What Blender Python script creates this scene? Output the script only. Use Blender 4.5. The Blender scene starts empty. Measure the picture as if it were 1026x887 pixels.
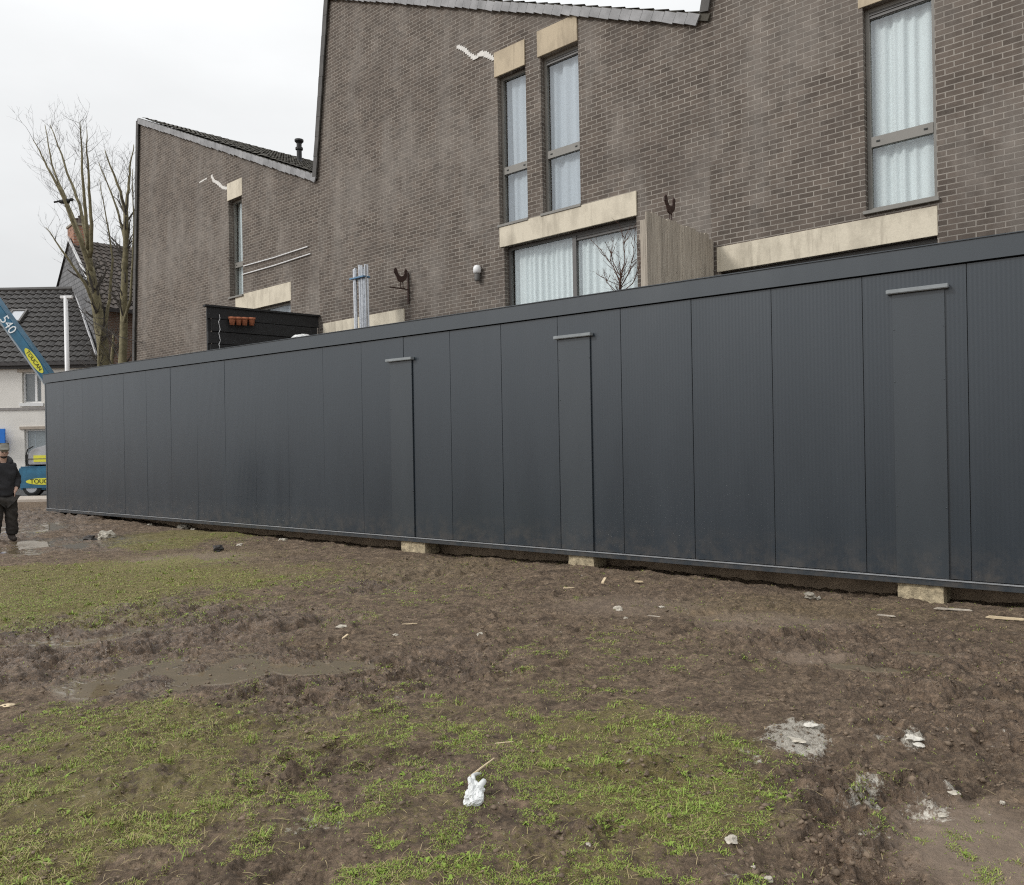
import bpy, bmesh, math, random
import numpy as np
from mathutils import Vector, Matrix, noise as mnoise
random.seed(7); rng = np.random.default_rng(11)
R = math.radians
sc = bpy.context.scene
col = sc.collection

# ------------------------------------------------------------------ camera frame
EYE = 1.58; F = 800.0; CX, CY = 513.0, 443.5
roll = R(-0.9968)
RIGHT = Vector((math.cos(roll), 0, math.sin(roll))); UP = Vector((-math.sin(roll), 0, math.cos(roll))); FWD = Vector((0, 1, 0))
EYEP = Vector((0, 0, EYE))
def ray(px, py):
    return RIGHT*((px-CX)/F) - UP*((py-CY)/F) + FWD
def at(px, py, Y):                       # point seen at a photo position, at distance Y
    return EYEP + ray(px, py)*Y
def hit(px, py, P0, N):                  # point seen at a photo position on a plane
    d = ray(px, py); return EYEP + d*((Vector(P0)-EYEP).dot(N)/d.dot(N))
def gnd(px, py, z=0.0):
    p = hit(px, py, (0, 0, z), Vector((0, 0, 1))); return p.x, p.y
cam = bpy.data.cameras.new('camera'); camo = bpy.data.objects.new('camera', cam); col.objects.link(camo)
M = Matrix((RIGHT, UP, -FWD)).transposed().to_4x4(); M.translation = EYEP
camo.matrix_world = M
cam.sensor_width = 36; cam.lens = F/1026*36; cam.clip_end = 3000; cam.clip_start = 0.05
sc.camera = camo

# ------------------------------------------------------------------ object helpers
def tag(o, label=None, cat=None, group=None, kind=None):
    if label: o['label'] = label
    if cat: o['category'] = cat
    if group: o['group'] = group
    if kind: o['kind'] = kind
    return o
def empty(name, loc, rz=0, label=None, cat=None, group=None):
    o = bpy.data.objects.new(name, None); col.objects.link(o); o.location = loc; o.rotation_euler = (0, 0, rz)
    o.empty_display_size = .2
    return tag(o, label, cat, group)
def link_mesh(name, me, mat, parent=None, smooth=False):
    o = bpy.data.objects.new(name, me); col.objects.link(o)
    if mat is not None: me.materials.append(mat)
    if smooth: me.polygons.foreach_set('use_smooth', [True]*len(me.polygons))
    if parent: o.parent = parent
    return o
class MB:
    def __init__(s): s.v = []; s.f = []
    def quad(s, a, b, c, d):
        n = len(s.v); s.v += [tuple(a), tuple(b), tuple(c), tuple(d)]; s.f.append((n, n+1, n+2, n+3)); return s
    def box(s, x0, x1, y0, y1, z0, z1, M=None, top=None):
        n = len(s.v)
        P = [(x0,y0,z0),(x1,y0,z0),(x1,y1,z0),(x0,y1,z0),(x0,y0,z1),(x1,y0,z1),(x1,y1,z1),(x0,y1,z1)]
        if M is not None: P = [tuple(M @ Vector(p)) for p in P]
        s.v += P
        s.f += [tuple(n+i for i in q) for q in ((0,3,2,1),(4,5,6,7),(0,1,5,4),(1,2,6,5),(2,3,7,6),(3,0,4,7))]; return s
    def tube(s, path, rad, n=8, cap=True):
        path = [Vector(p) for p in path]
        if not isinstance(rad, (list, tuple)): rad = [rad]*len(path)
        rings = []; ref = None
        for i, p in enumerate(path):
            t = (path[min(i+1, len(path)-1)] - path[max(i-1, 0)]).normalized()
            if ref is None:
                ref = Vector((0,0,1)) if abs(t.z) < .9 else Vector((1,0,0))
            a = t.cross(ref)
            if a.length < 1e-4: a = t.cross(Vector((0,1,0)))
            a.normalize(); b = a.cross(t).normalized(); ref = b
            base = len(s.v)
            for k in range(n):
                th = 2*math.pi*k/n; s.v.append(tuple(p + (a*math.cos(th)+b*math.sin(th))*rad[i]))
            rings.append(base)
        for i in range(len(rings)-1):
            for k in range(n):
                s.f.append((rings[i]+k, rings[i]+(k+1)%n, rings[i+1]+(k+1)%n, rings[i+1]+k))
        if cap:
            s.f.append(tuple(rings[0]+k for k in range(n))[::-1]); s.f.append(tuple(rings[-1]+k for k in range(n)))
        return s
    def lathe(s, prof, n=16, c=(0,0,0)):
        b0 = len(s.v)
        for r, z in prof:
            for k in range(n):
                th = 2*math.pi*k/n; s.v.append((c[0]+r*math.cos(th), c[1]+r*math.sin(th), c[2]+z))
        for i in range(len(prof)-1):
            for k in range(n):
                s.f.append((b0+i*n+k, b0+i*n+(k+1)%n, b0+(i+1)*n+(k+1)%n, b0+(i+1)*n+k))
        s.f.append(tuple(b0+k for k in range(n))[::-1]); e = b0+(len(prof)-1)*n; s.f.append(tuple(e+k for k in range(n)))
        return s
    def prism(s, pts, d0, d1, M=None):     # outline in (x,z), thickness in y
        n = len(pts); b = len(s.v)
        P = [(x, d0, z) for x, z in pts] + [(x, d1, z) for x, z in pts]
        if M is not None: P = [tuple(M @ Vector(p)) for p in P]
        s.v += P; s.f.append(tuple(range(b, b+n))); s.f.append(tuple(range(b+n, b+2*n))[::-1])
        for i in range(n):
            j = (i+1) % n; s.f.append((b+j, b+i, b+n+i, b+n+j))
        return s
    def build(s, name, mat, parent=None, smooth=False, bevel=0):
        me = bpy.data.meshes.new(name); me.from_pydata(s.v, [], s.f)
        bm = bmesh.new(); bm.from_mesh(me)
        if len(s.f) > 1: bmesh.ops.recalc_face_normals(bm, faces=bm.faces)
        if bevel: bmesh.ops.bevel(bm, geom=list(bm.edges), offset=bevel, segments=2, affect='EDGES', clamp_overlap=True)
        bm.to_mesh(me); bm.free(); me.update()
        return link_mesh(name, me, mat, parent, smooth)

# ------------------------------------------------------------------ materials
def newmat(name):
    m = bpy.data.materials.new(name); m.use_nodes = True; nt = m.node_tree
    return m, nt, nt.nodes, nt.links, nt.nodes['Principled BSDF']
def N(nt, typ, **kw):
    n = nt.nodes.new(typ)
    for k, v in kw.items():
        if k in n.inputs: n.inputs[k].default_value = v
        else: setattr(n, k, v)
    return n
def noise_node(nt, vec, scale, detail=6, rough=.6):
    n = N(nt, 'ShaderNodeTexNoise'); n.inputs['Scale'].default_value = scale; n.inputs['Detail'].default_value = detail; n.inputs['Roughness'].default_value = rough
    if vec is not None: nt.links.new(vec, n.inputs['Vector'])
    return n.outputs['Fac']
def ramp(nt, fac, stops):
    n = nt.nodes.new('ShaderNodeValToRGB'); e = n.color_ramp.elements
    while len(e) < len(stops): e.new(.5)
    for k, (p, c) in enumerate(stops):
        e[k].position = p; e[k].color = (*c, 1) if len(c) == 3 else c
    nt.links.new(fac, n.inputs[0]); return n.outputs[0]
def mix(nt, fac, a, b, mode='MIX'):
    n = nt.nodes.new('ShaderNodeMix'); n.data_type = 'RGBA'; n.blend_type = mode
    for k, v in ((0, fac), (6, a), (7, b)):
        if hasattr(v, 'is_linked'): nt.links.new(v, n.inputs[k])
        else: n.inputs[k].default_value = v if k == 0 else ((*v, 1) if len(v) == 3 else v)
    return n.outputs[2]
def math_n(nt, op, a, b=0.0, clamp=False):
    n = nt.nodes.new('ShaderNodeMath'); n.operation = op; n.use_clamp = clamp
    for k, v in ((0, a), (1, b)):
        if hasattr(v, 'is_linked'): nt.links.new(v, n.inputs[k])
        else: n.inputs[k].default_value = v
    return n.outputs[0]
def bump(nt, h, bs, strength=.5, dist=.01, prev=None):
    n = nt.nodes.new('ShaderNodeBump'); n.inputs['Strength'].default_value = strength; n.inputs['Distance'].default_value = dist
    nt.links.new(h, n.inputs['Height'])
    if prev is not None: nt.links.new(prev, n.inputs['Normal'])
    if bs is not None: nt.links.new(n.outputs[0], bs.inputs['Normal'])
    return n.outputs[0]
def simple(name, c, rough=.6, var=.15, scale=8, metal=0, bmp=0, spec=.5, bscale=60):
    m, nt, nd, lk, bs = newmat(name)
    tc = nt.nodes.new('ShaderNodeTexCoord').outputs['Object']
    f = noise_node(nt, tc, scale)
    lo = tuple(max(0, x*(1-var)) for x in c); hi = tuple(min(1, x*(1+var)) for x in c)
    lk.new(ramp(nt, f, [(.3, lo), (.7, hi)]), bs.inputs['Base Color'])
    bs.inputs['Roughness'].default_value = rough; bs.inputs['Metallic'].default_value = metal
    bs.inputs['Specular IOR Level'].default_value = spec
    if bmp: bump(nt, noise_node(nt, tc, bscale), bs, bmp, .01)
    return m
def brick_mat(name, c1, c2, mortar, bw, rh, ms, stain=True):
    m, nt, nd, lk, bs = newmat(name)
    tc = nt.nodes.new('ShaderNodeTexCoord').outputs['Object']
    sp = nt.nodes.new('ShaderNodeSeparateXYZ'); lk.new(tc, sp.inputs[0])
    cb = nt.nodes.new('ShaderNodeCombineXYZ')
    lk.new(math_n(nt, 'ADD', sp.outputs[0], sp.outputs[1]), cb.inputs[0])
    # courses waver a few millimetres
    wv = math_n(nt, 'MULTIPLY', math_n(nt, 'SUBTRACT', noise_node(nt, tc, 1.3, 2), .5), .02)
    lk.new(math_n(nt, 'ADD', sp.outputs[2], wv), cb.inputs[1])
    def brick(a, b, mo):
        t = nt.nodes.new('ShaderNodeTexBrick'); lk.new(cb.outputs[0], t.inputs['Vector'])
        t.inputs['Scale'].default_value = 1; t.inputs['Brick Width'].default_value = bw; t.inputs['Row Height'].default_value = rh
        t.inputs['Mortar Size'].default_value = ms; t.inputs['Mortar Smooth'].default_value = .15; t.inputs['Bias'].default_value = 0
        t.inputs['Color1'].default_value = (*a, 1); t.inputs['Color2'].default_value = (*b, 1); t.inputs['Mortar'].default_value = (*mo, 1)
        return t
    t = brick(c1, c2, mortar)
    big = noise_node(nt, tc, .55, 7, .62); mid = noise_node(nt, tc, 2.6, 6, .65); fine = noise_node(nt, tc, 70, 3, .7)
    # pale lime bloom over brick and joint alike, in ragged drifts that run downwards
    mp = nt.nodes.new('ShaderNodeMapping'); mp.inputs['Scale'].default_value = (.5, .5, .22); lk.new(tc, mp.inputs[0])
    drift = noise_node(nt, mp.outputs[0], 1.5, 8, .68)
    c = t.outputs['Color']
    c = mix(nt, math_n(nt, 'MULTIPLY', ramp(nt, fine, [(.35, (0,0,0)), (.75, (1,1,1))]), .14), c, (.26,.235,.21))
    if stain:
        bl = ramp(nt, drift, [(.47, (0,0,0)), (.62, (1,1,1))])
        c = mix(nt, math_n(nt, 'MULTIPLY', bl, .50), c, (.28,.255,.23))
        dk = ramp(nt, big, [(.5, (0,0,0)), (.72, (1,1,1))])
        c = mix(nt, math_n(nt, 'MULTIPLY', dk, .40), c, (.105, .088, .078))
    c = mix(nt, .5, c, ramp(nt, mid, [(.3, (.55,.55,.55)), (.7, (1.35,1.33,1.3))]), 'MULTIPLY')
    lk.new(c, bs.inputs['Base Color']); bs.inputs['Roughness'].default_value = .9; bs.inputs['Specular IOR Level'].default_value = .25
    inv = math_n(nt, 'SUBTRACT', 1.0, t.outputs['Fac'])
    h = math_n(nt, 'ADD', inv, math_n(nt, 'MULTIPLY', fine, .5))
    bump(nt, h, bs, .7, .008)
    return m
BRICK = brick_mat('dark_brick', (.090,.073,.061), (.150,.122,.102), (.315,.288,.255), .232, .0805, .0085)
BROWNBRICK = brick_mat('brown_brick', (.16,.09,.06), (.22,.12,.08), (.3,.27,.24), .21, .07, .01, False)
CHIMBRICK = brick_mat('chimney_brick', (.34,.13,.07), (.42,.18,.10), (.4,.36,.32), .21, .07, .01, False)

def lintel_mat(name, base, dirt):
    m, nt, nd, lk, bs = newmat(name)
    tc = nt.nodes.new('ShaderNodeTexCoord').outputs['Object']
    mp = nt.nodes.new('ShaderNodeMapping'); mp.inputs['Scale'].default_value = (1.6, 1.6, .8); lk.new(tc, mp.inputs[0])
    s = noise_node(nt, mp.outputs[0], 1.4, 8, .6); f = noise_node(nt, tc, 30, 4)
    c = mix(nt, ramp(nt, s, [(.48, (0,0,0)), (.85, (1,1,1))]), base, dirt)
    mp2 = nt.nodes.new('ShaderNodeMapping'); mp2.inputs['Scale'].default_value = (5, 5, .5); lk.new(tc, mp2.inputs[0])
    dr = noise_node(nt, mp2.outputs[0], 1.6, 5, .6)
    c = mix(nt, math_n(nt, 'MULTIPLY', ramp(nt, dr, [(.54, (0,0,0)), (.74, (1,1,1))]), .6), c, dirt)
    c = mix(nt, .3, c, ramp(nt, f, [(.3, (.7,.7,.7)), (.7, (1.1,1.1,1.1))]), 'MULTIPLY')
    lk.new(c, bs.inputs['Base Color']); bs.inputs['Roughness'].default_value = .85
    bump(nt, f, bs, .25, .006); return m
LINTEL = lintel_mat('cream_lintel', (.69,.625,.50), (.33,.29,.225))
LINTEL_OLD = lintel_mat('weathered_lintel', (.55,.46,.33), (.24,.195,.14))

def panel_mat(name, base, ribs):
    m, nt, nd, lk, bs = newmat(name)
    tc = nt.nodes.new('ShaderNodeTexCoord').outputs['Object']
    mp = nt.nodes.new('ShaderNodeMapping'); mp.inputs['Scale'].default_value = (.8, .8, .15); lk.new(tc, mp.inputs[0])
    f = noise_node(nt, mp.outputs[0], 2.2, 6, .6); g = noise_node(nt, tc, 90, 3)
    c = mix(nt, f, tuple(x*.9 for x in base), tuple(x*1.12 for x in base))
    # thin film of dust and mud splash near the foot
    sp = nt.nodes.new('ShaderNodeSeparateXYZ'); lk.new(tc, sp.inputs[0])
    dust = noise_node(nt, tc, 6, 8, .7)
    foot = math_n(nt, 'MULTIPLY', math_n(nt, 'SUBTRACT', .62, sp.outputs[2], True), math_n(nt, 'SUBTRACT', dust, .42, True))
    c = mix(nt, math_n(nt, 'MULTIPLY', foot, 3.2, True), c, (.16,.13,.10))
    lk.new(c, bs.inputs['Base Color'])
    lk.new(ramp(nt, f, [(.3, (.24,)*3), (.7, (.33,)*3)]), bs.inputs['Roughness'])
    bs.inputs['Specular IOR Level'].default_value = .85
    nrm = None
    if ribs:
        w = nt.nodes.new('ShaderNodeTexWave'); w.wave_type = 'BANDS'; w.bands_direction = 'X'; w.wave_profile = 'SIN'
        w.inputs['Scale'].default_value = 2*math.pi/.0375/20.0; w.inputs['Distortion'].default_value = 0
        lk.new(tc, w.inputs['Vector']); nrm = bump(nt, w.outputs['Fac'], None, .15, .004)
    ob = noise_node(nt, mp.outputs[0], 1.4, 3)
    nrm = bump(nt, ob, None, .16, .05, nrm)
    bump(nt, g, bs, .04, .002, nrm)
    return m
PANEL = panel_mat('anthracite_panel', (.022,.031,.041), True)
ANTH = panel_mat('anthracite_trim', (.030,.039,.048), False)
DARKGAP = simple('dark_core', (.012,.012,.013), .8)
FRAME = simple('grey_frame', (.21,.20,.18), .5, .1, 5)
FRAME_DK = simple('dark_frame', (.12,.115,.11), .5, .1, 5)
BLACK = simple('black_timber', (.012,.012,.013), .65, .3, 9, bmp=.2)
SLATE = simple('dark_slate', (.07,.066,.062), .7, .35, 2.5, bmp=.4, bscale=25)
SLATE_LT = simple('pale_slate', (.26,.26,.265), .6, .3, 3, bmp=.3)
MOSSROOF = simple('mossy_roof_tile', (.062,.056,.044), .85, .5, 3, bmp=.6, bscale=30)
TILE_DK = simple('charcoal_tile', (.06,.056,.053), .6, .3, 5)
WHITEWALL = simple('white_render', (.78,.75,.70), .9, .05, 1.5, bmp=.1)
WHITEPVC = simple('white_plastic', (.8,.8,.8), .4, .03)
GUTTER = simple('dark_gutter', (.05,.045,.045), .5)
CONC = simple('concrete', (.30,.27,.22), .9, .3, 9, bmp=.5)
CONC_YEL = simple('rough_block', (.43,.36,.24), .95, .45, 22, bmp=.9, bscale=90)
BEAM = simple('damp_concrete', (.30,.225,.155), .9, .35, 4, bmp=.4)
PAVE = simple('pale_paving', (.48,.42,.36), .9, .15, 3, bmp=.2)
ASPH = simple('asphalt', (.05,.05,.05), .85, .2, 6, bmp=.3)
GALV = simple('galvanised_steel', (.55,.57,.60), .35, .25, 20, metal=.85)
TERRA = simple('terracotta', (.42,.15,.075), .8, .2, 12)
IRON = simple('rusty_iron', (.045,.022,.016), .7, .4, 30)
BARK = simple('olive_bark', (.21,.185,.11), .95, .4, 6, bmp=.6)
TWIG = simple('dark_twig', (.085,.075,.065), .9, .3, 9)
BLUE = simple('blue_paint', (.025,.125,.215), .45, .35, 3)
GREYCOVER = simple('grey_cover', (.42,.43,.45), .4, .08, 4)
YELLOW = simple('yellow_sticker', (.70,.68,.06), .5, .05)
INK = simple('black_ink', (.01,.012,.01), .6)
WHITEINK = simple('white_ink', (.8,.85,.88), .5, .03)
RUBBER = simple('rubber', (.02,.02,.02), .8)
SIGNBLUE = simple('blue_board', (.01,.17,.62), .5, .05)
STONE = simple('pale_stone', (.46,.42,.35), .85, .35, 30, bmp=.5)
PLASTER_M = simple('dirty_plaster', (.58,.55,.49), .9, .22, 26, bmp=.6)
STONE_DK = simple('dark_stone', (.05,.045,.042), .8, .3, 14)
SPLINT = simple('raw_wood_splinter', (.62,.50,.33), .8, .15, 14)
PLASTIC = simple('crumpled_plastic', (.66,.67,.66), .35, .14, 28)
SKIN = simple('skin', (.52,.34,.26), .55, .08, 20)
JACKET = simple('dark_jacket', (.022,.022,.025), .8, .4, 9, bmp=.3, bscale=25)
TROUSER = simple('work_trousers', (.036,.032,.028), .85, .5, 14, bmp=.3, bscale=30)
BOOT = simple('muddy_boot', (.045,.035,.028), .8, .4, 20)
CAP = simple('grey_cap', (.30,.29,.25), .85, .1, 15)
HAIR = simple('dark_hair', (.02,.015,.012), .8)
DRYWOOD = None
def wood_mat():
    m, nt, nd, lk, bs = newmat('weathered_board')
    tc = nt.nodes.new('ShaderNodeTexCoord').outputs['Object']
    sp = nt.nodes.new('ShaderNodeSeparateXYZ'); lk.new(tc, sp.inputs[0])
    b = math_n(nt, 'FLOOR', math_n(nt, 'DIVIDE', sp.outputs[0], .145))
    wn = nt.nodes.new('ShaderNodeTexWhiteNoise'); wn.noise_dimensions = '1D'; lk.new(b, wn.inputs['W'])
    mp = nt.nodes.new('ShaderNodeMapping'); mp.inputs['Scale'].default_value = (14, 14, .9); lk.new(tc, mp.inputs[0])
    g = noise_node(nt, mp.outputs[0], 2.2, 8, .65)
    k = noise_node(nt, tc, 9, 2, .5)
    c = ramp(nt, g, [(.25, (.25,.22,.18)), (.55, (.52,.465,.39)), (.8, (.62,.57,.49))])
    c = mix(nt, .6, c, ramp(nt, wn.outputs[0], [(0, (.72,.70,.68)), (1, (1.2,1.18,1.15))]), 'MULTIPLY')
    c = mix(nt, ramp(nt, k, [(.70, (0,0,0)), (.76, (1,1,1))]), c, (.05,.035,.025))
    lk.new(c, bs.inputs['Base Color']); bs.inputs['Roughness'].default_value = .9
    bump(nt, g, bs, .3, .006); return m
WOOD = wood_mat()
def glass_mat():
    m, nt, nd, lk, bs = newmat('window_glass'); nd.remove(bs)
    out = nd['Material Output']
    lw = nt.nodes.new('ShaderNodeLayerWeight'); lw.inputs['Blend'].default_value = .5
    class _F: pass
    fr = _F(); fr.outputs = [math_n(nt, 'ADD', .12, math_n(nt, 'MULTIPLY', math_n(nt, 'POWER', lw.outputs['Facing'], 5.0), .88))]
    tr = nt.nodes.new('ShaderNodeBsdfTransparent'); tr.inputs[0].default_value = (.95,.98,.98,1)
    gl = nt.nodes.new('ShaderNodeBsdfGlossy'); gl.inputs['Roughness'].default_value = .02; gl.inputs[0].default_value = (.9,.95,1,1)
    mx = nt.nodes.new('ShaderNodeMixShader'); lk.new(fr.outputs[0], mx.inputs[0]); lk.new(tr.outputs[0], mx.inputs[1]); lk.new(gl.outputs[0], mx.inputs[2])
    lk.new(mx.outputs[0], out.inputs[0]); return m
GLASS = glass_mat()
def curtain_mat(name, c):
    m, nt, nd, lk, bs = newmat(name)
    bs.inputs['Base Color'].default_value = (*c, 1); bs.inputs['Roughness'].default_value = .9; bs.inputs['Specular IOR Level'].default_value = .1
    return m
CURT = curtain_mat('net_curtain', (.68,.72,.72)); CURT_B = curtain_mat('thin_net_curtain', (.44,.47,.51))

# ------------------------------------------------------------------ world + sun (overcast)
w = bpy.data.worlds.new('World'); sc.world = w; w.use_nodes = True; nt = w.node_tree
bg = nt.nodes['Background']; sky = nt.nodes.new('ShaderNodeTexSky'); sky.sky_type = 'NISHITA'; sky.sun_disc = False
SUN_EL, SUN_AZ = R(34), R(252)
sky.sun_elevation = SUN_EL; sky.sun_rotation = SUN_AZ; sky.air_density = 1; sky.dust_density = 3
tc = nt.nodes.new('ShaderNodeTexCoord').outputs['Generated']
bw = nt.nodes.new('ShaderNodeRGBToBW'); nt.links.new(sky.outputs[0], bw.inputs[0])
lum = math_n(nt, 'ADD', math_n(nt, 'MULTIPLY', bw.outputs[0], .22), 7.6)       # cloud deck: nearly even
sp = nt.nodes.new('ShaderNodeSeparateXYZ'); nt.links.new(tc, sp.inputs[0])
zen = math_n(nt, 'ADD', .92, math_n(nt, 'MULTIPLY', math_n(nt, 'MAXIMUM', sp.outputs[2], 0.0), 1.1))
mp = nt.nodes.new('ShaderNodeMapping'); mp.inputs['Scale'].default_value = (1, 1, 2.6); nt.links.new(tc, mp.inputs[0])
cl = noise_node(nt, mp.outputs[0], 1.6, 6, .55)
cloud = math_n(nt, 'ADD', .76, math_n(nt, 'MULTIPLY', cl, .46))
lum = math_n(nt, 'MULTIPLY', math_n(nt, 'MULTIPLY', lum, zen), cloud)
tint = mix(nt, 1.0, (.975, .99, 1.0), lum, 'MULTIPLY')
nt.links.new(tint, bg.inputs[0]); bg.inputs[1].default_value = .086
sl = bpy.data.lights.new('sun', 'SUN'); sl.energy = 1.5; sl.angle = R(10); sl.color = (1, .97, .93)
so = bpy.data.objects.new('sun', sl); col.objects.link(so)
# sun direction in the sky texture's convention: azimuth from +Y, clockwise
sd = Vector((math.sin(SUN_AZ)*math.cos(SUN_EL), math.cos(SUN_AZ)*math.cos(SUN_EL), math.sin(SUN_EL)))
so.rotation_euler = sd.to_track_quat('Z', 'Y').to_euler()
sc.view_settings.view_transform = 'Standard'; sc.view_settings.look = 'None'; sc.view_settings.gamma = 1; sc.view_settings.exposure = 0
sc.view_settings.use_curve_mapping = False
sc.cycles.filter_width = 1.15; sc.cycles.use_denoising = False; sc.cycles.sample_clamp_direct = 4; sc.cycles.sample_clamp_indirect = 3
sc.cycles.max_bounces = 8; sc.cycles.transparent_max_bounces = 12

# ------------------------------------------------------------------ numpy noise for the ground
def vnoise(x, y, seed=0):
    xi = np.floor(x).astype(np.int64); yi = np.floor(y).astype(np.int64); fx = x-xi; fy = y-yi
    fx = fx*fx*fx*(fx*(fx*6-15)+10); fy = fy*fy*fy*(fy*(fy*6-15)+10)
    def h(a, b):
        n = (a*374761393 + b*668265263 + seed*1442695041) & 0xffffffff
        n = ((n ^ (n >> 13))*1274126177) & 0xffffffff
        n = (n ^ (n >> 16)) & 0xffff
        return n/65535.0
    return (h(xi,yi)*(1-fx)+h(xi+1,yi)*fx)*(1-fy) + (h(xi,yi+1)*(1-fx)+h(xi+1,yi+1)*fx)*fy
def fbm(x, y, o=4, seed=0, g=.5):
    s = 0; a = 1; t = 0
    for i in range(o):
        # rotate each octave so that the lattice does not show
        c, q = math.cos(.7*i+seed), math.sin(.7*i+seed)
        s = s + a*vnoise((c*x-q*y)*2**i+13.7*i, (q*x+c*y)*2**i-7.1*i, seed+i); t += a; a *= g
    return s/t
def ridged(x, y, o=4, seed=0):
    s = 0; a = 1; t = 0
    for i in range(o):
        c, q = math.cos(1.1*i+seed), math.sin(1.1*i+seed)
        v = 1-np.abs(2*vnoise((c*x-q*y)*2**i+3.3*i, (q*x+c*y)*2**i+5.9*i, seed+i)-1); s = s + a*v*v; t += a; a *= .5
    return s/t
def sstep(a, b, x):
    t = np.clip((x-a)/(b-a), 0, 1); return t*t*(3-2*t)
def patches(lst):
    out = []
    for px, py, rx, ry, st in lst:
        gx, gy = gnd(px, py); d = math.hypot(gx, gy)
        out.append((gx, gy, rx*d/F, ry*d*d/(F*EYE), st))
    return out
def mask(x, y, P, soft=1.0, wob=.5, seed=3):
    n1 = fbm(x*1.3, y*1.3, 4, seed)-.5; n2 = fbm(x*5, y*5, 3, seed+9)-.5
    m = np.zeros_like(x)
    for gx, gy, rx, ry, st in P:
        ang = math.atan2(-gx, gy); c, s = math.cos(ang), math.sin(ang)
        dx, dy = x-gx, y-gy; u = (c*dx+s*dy)/rx; v = (-s*dx+c*dy)/ry
        r = np.sqrt(u*u+v*v) + n1*wob*2 + n2*wob*.8
        m = np.maximum(m, st*(1-sstep(.45, 1.35, r)))
    return m
GREEN = patches([(60,590,200,30,1.25),(180,541,70,9,1.3),(310,575,80,18,.55),(140,740,140,55,.9),(60,830,170,75,.95),(330,740,130,40,.7),(20,780,90,60,.8),
    (620,740,130,45,.9),(660,800,130,50,.95),(480,725,110,35,.65),(560,860,130,45,.75),(420,815,90,50,.65),(440,880,110,30,.7),(260,830,110,50,.6),
    (690,655,90,16,.35),(430,595,120,14,.5),(600,645,100,18,.4),(350,615,60,12,.5),(560,690,80,22,.5),(865,775,28,20,.5),(860,830,30,20,.4),(960,835,40,16,.2),(380,690,60,16,.35),(720,760,70,40,.6)])
MUD = patches([(130,640,180,34,1),(330,680,150,38,.8),(180,680,100,18,1),(20,525,70,15,.8),(70,545,90,8,.7),(420,665,120,28,.7),(840,640,150,30,.7),(960,690,130,50,.8),(640,770,60,18,.7),(860,790,90,40,.8),(300,770,70,30,.5),(430,570,90,10,.5),(370,590,50,8,.8),(170,608,60,8,.9),(700,600,140,12,.4),(600,830,60,20,.5),(860,850,60,30,.9),(150,790,60,14,.5)])
PUDDLE = patches([(175,677,105,17,1),(325,668,55,8,.9),(70,640,60,6,.7),(860,668,45,4,.7),(930,655,30,4,.6),(60,547,70,6,.9),(12,533,40,5,.8),(255,668,40,7,.8)])
SMOOTH = patches([(985,850,75,42,1),(760,620,80,9,.6),(640,605,80,9,.5),(820,660,45,6,.6),(190,560,70,6,.7)])
PLASTER = patches([(798,738,30,15,1),(806,727,20,4,1),(914,742,13,8,1),(886,739,20,4,.6),(868,798,22,16,.72),(930,812,24,14,.6),(955,795,10,3,.8),(640,685,30,8,.0),(318,828,26,10,.40),(350,820,14,5,.3),(745,882,26,8,.55),(752,760,14,10,.45),(880,832,16,8,.45)])
TAN = patches([(250,575,110,12,.9),(180,560,80,8,.9),(400,570,120,12,.5),(760,610,120,12,.5)])
nH = Vector((math.cos(R(48.5)), math.sin(R(48.5)), 0)); dH = Vector((-nH.y, nH.x, 0))
nC = Vector((math.cos(R(52.94)), math.sin(R(52.94)), 0)); dC = Vector((-nC.y, nC.x, 0)); DC = 8.4; DH = 12.4

G_ = lambda pts: [gnd(*p) for p in pts]
RUTS = [(G_([(1040,768),(985,782),(945,800),(915,828),(895,860),(885,900)]), .040, .06), (G_([(-20,652),(110,655),(230,640),(370,652),(520,668)]), .040, .09),
        (G_([(-20,628),(120,618),(260,604),(340,598)]), .035, .08), (G_([(1040,690),(900,672),(800,662),(730,668)]), .030, .08), (G_([(1040,640),(930,640),(850,634),(760,640)]), .026, .09),
        (G_([(320,560),(400,578),(520,600)]), .020, .08), (G_([(870,655),(820,690),(800,720)]), .018, .07)]
_r = random.Random(3)
PRINTS = []
for (px, py, n_, sp_) in ((180,640,16,150), (420,670,14,130), (860,650,18,160), (880,800,10,90), (640,775,6,80), (330,770,6,80), (950,720,8,70), (560,630,8,120)):
    for _ in range(n_):
        q_ = gnd(px+_r.gauss(0, sp_*.55), py+_r.gauss(0, sp_*.09)); PRINTS.append((q_[0], q_[1], _r.uniform(0, 6.28)))
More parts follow.
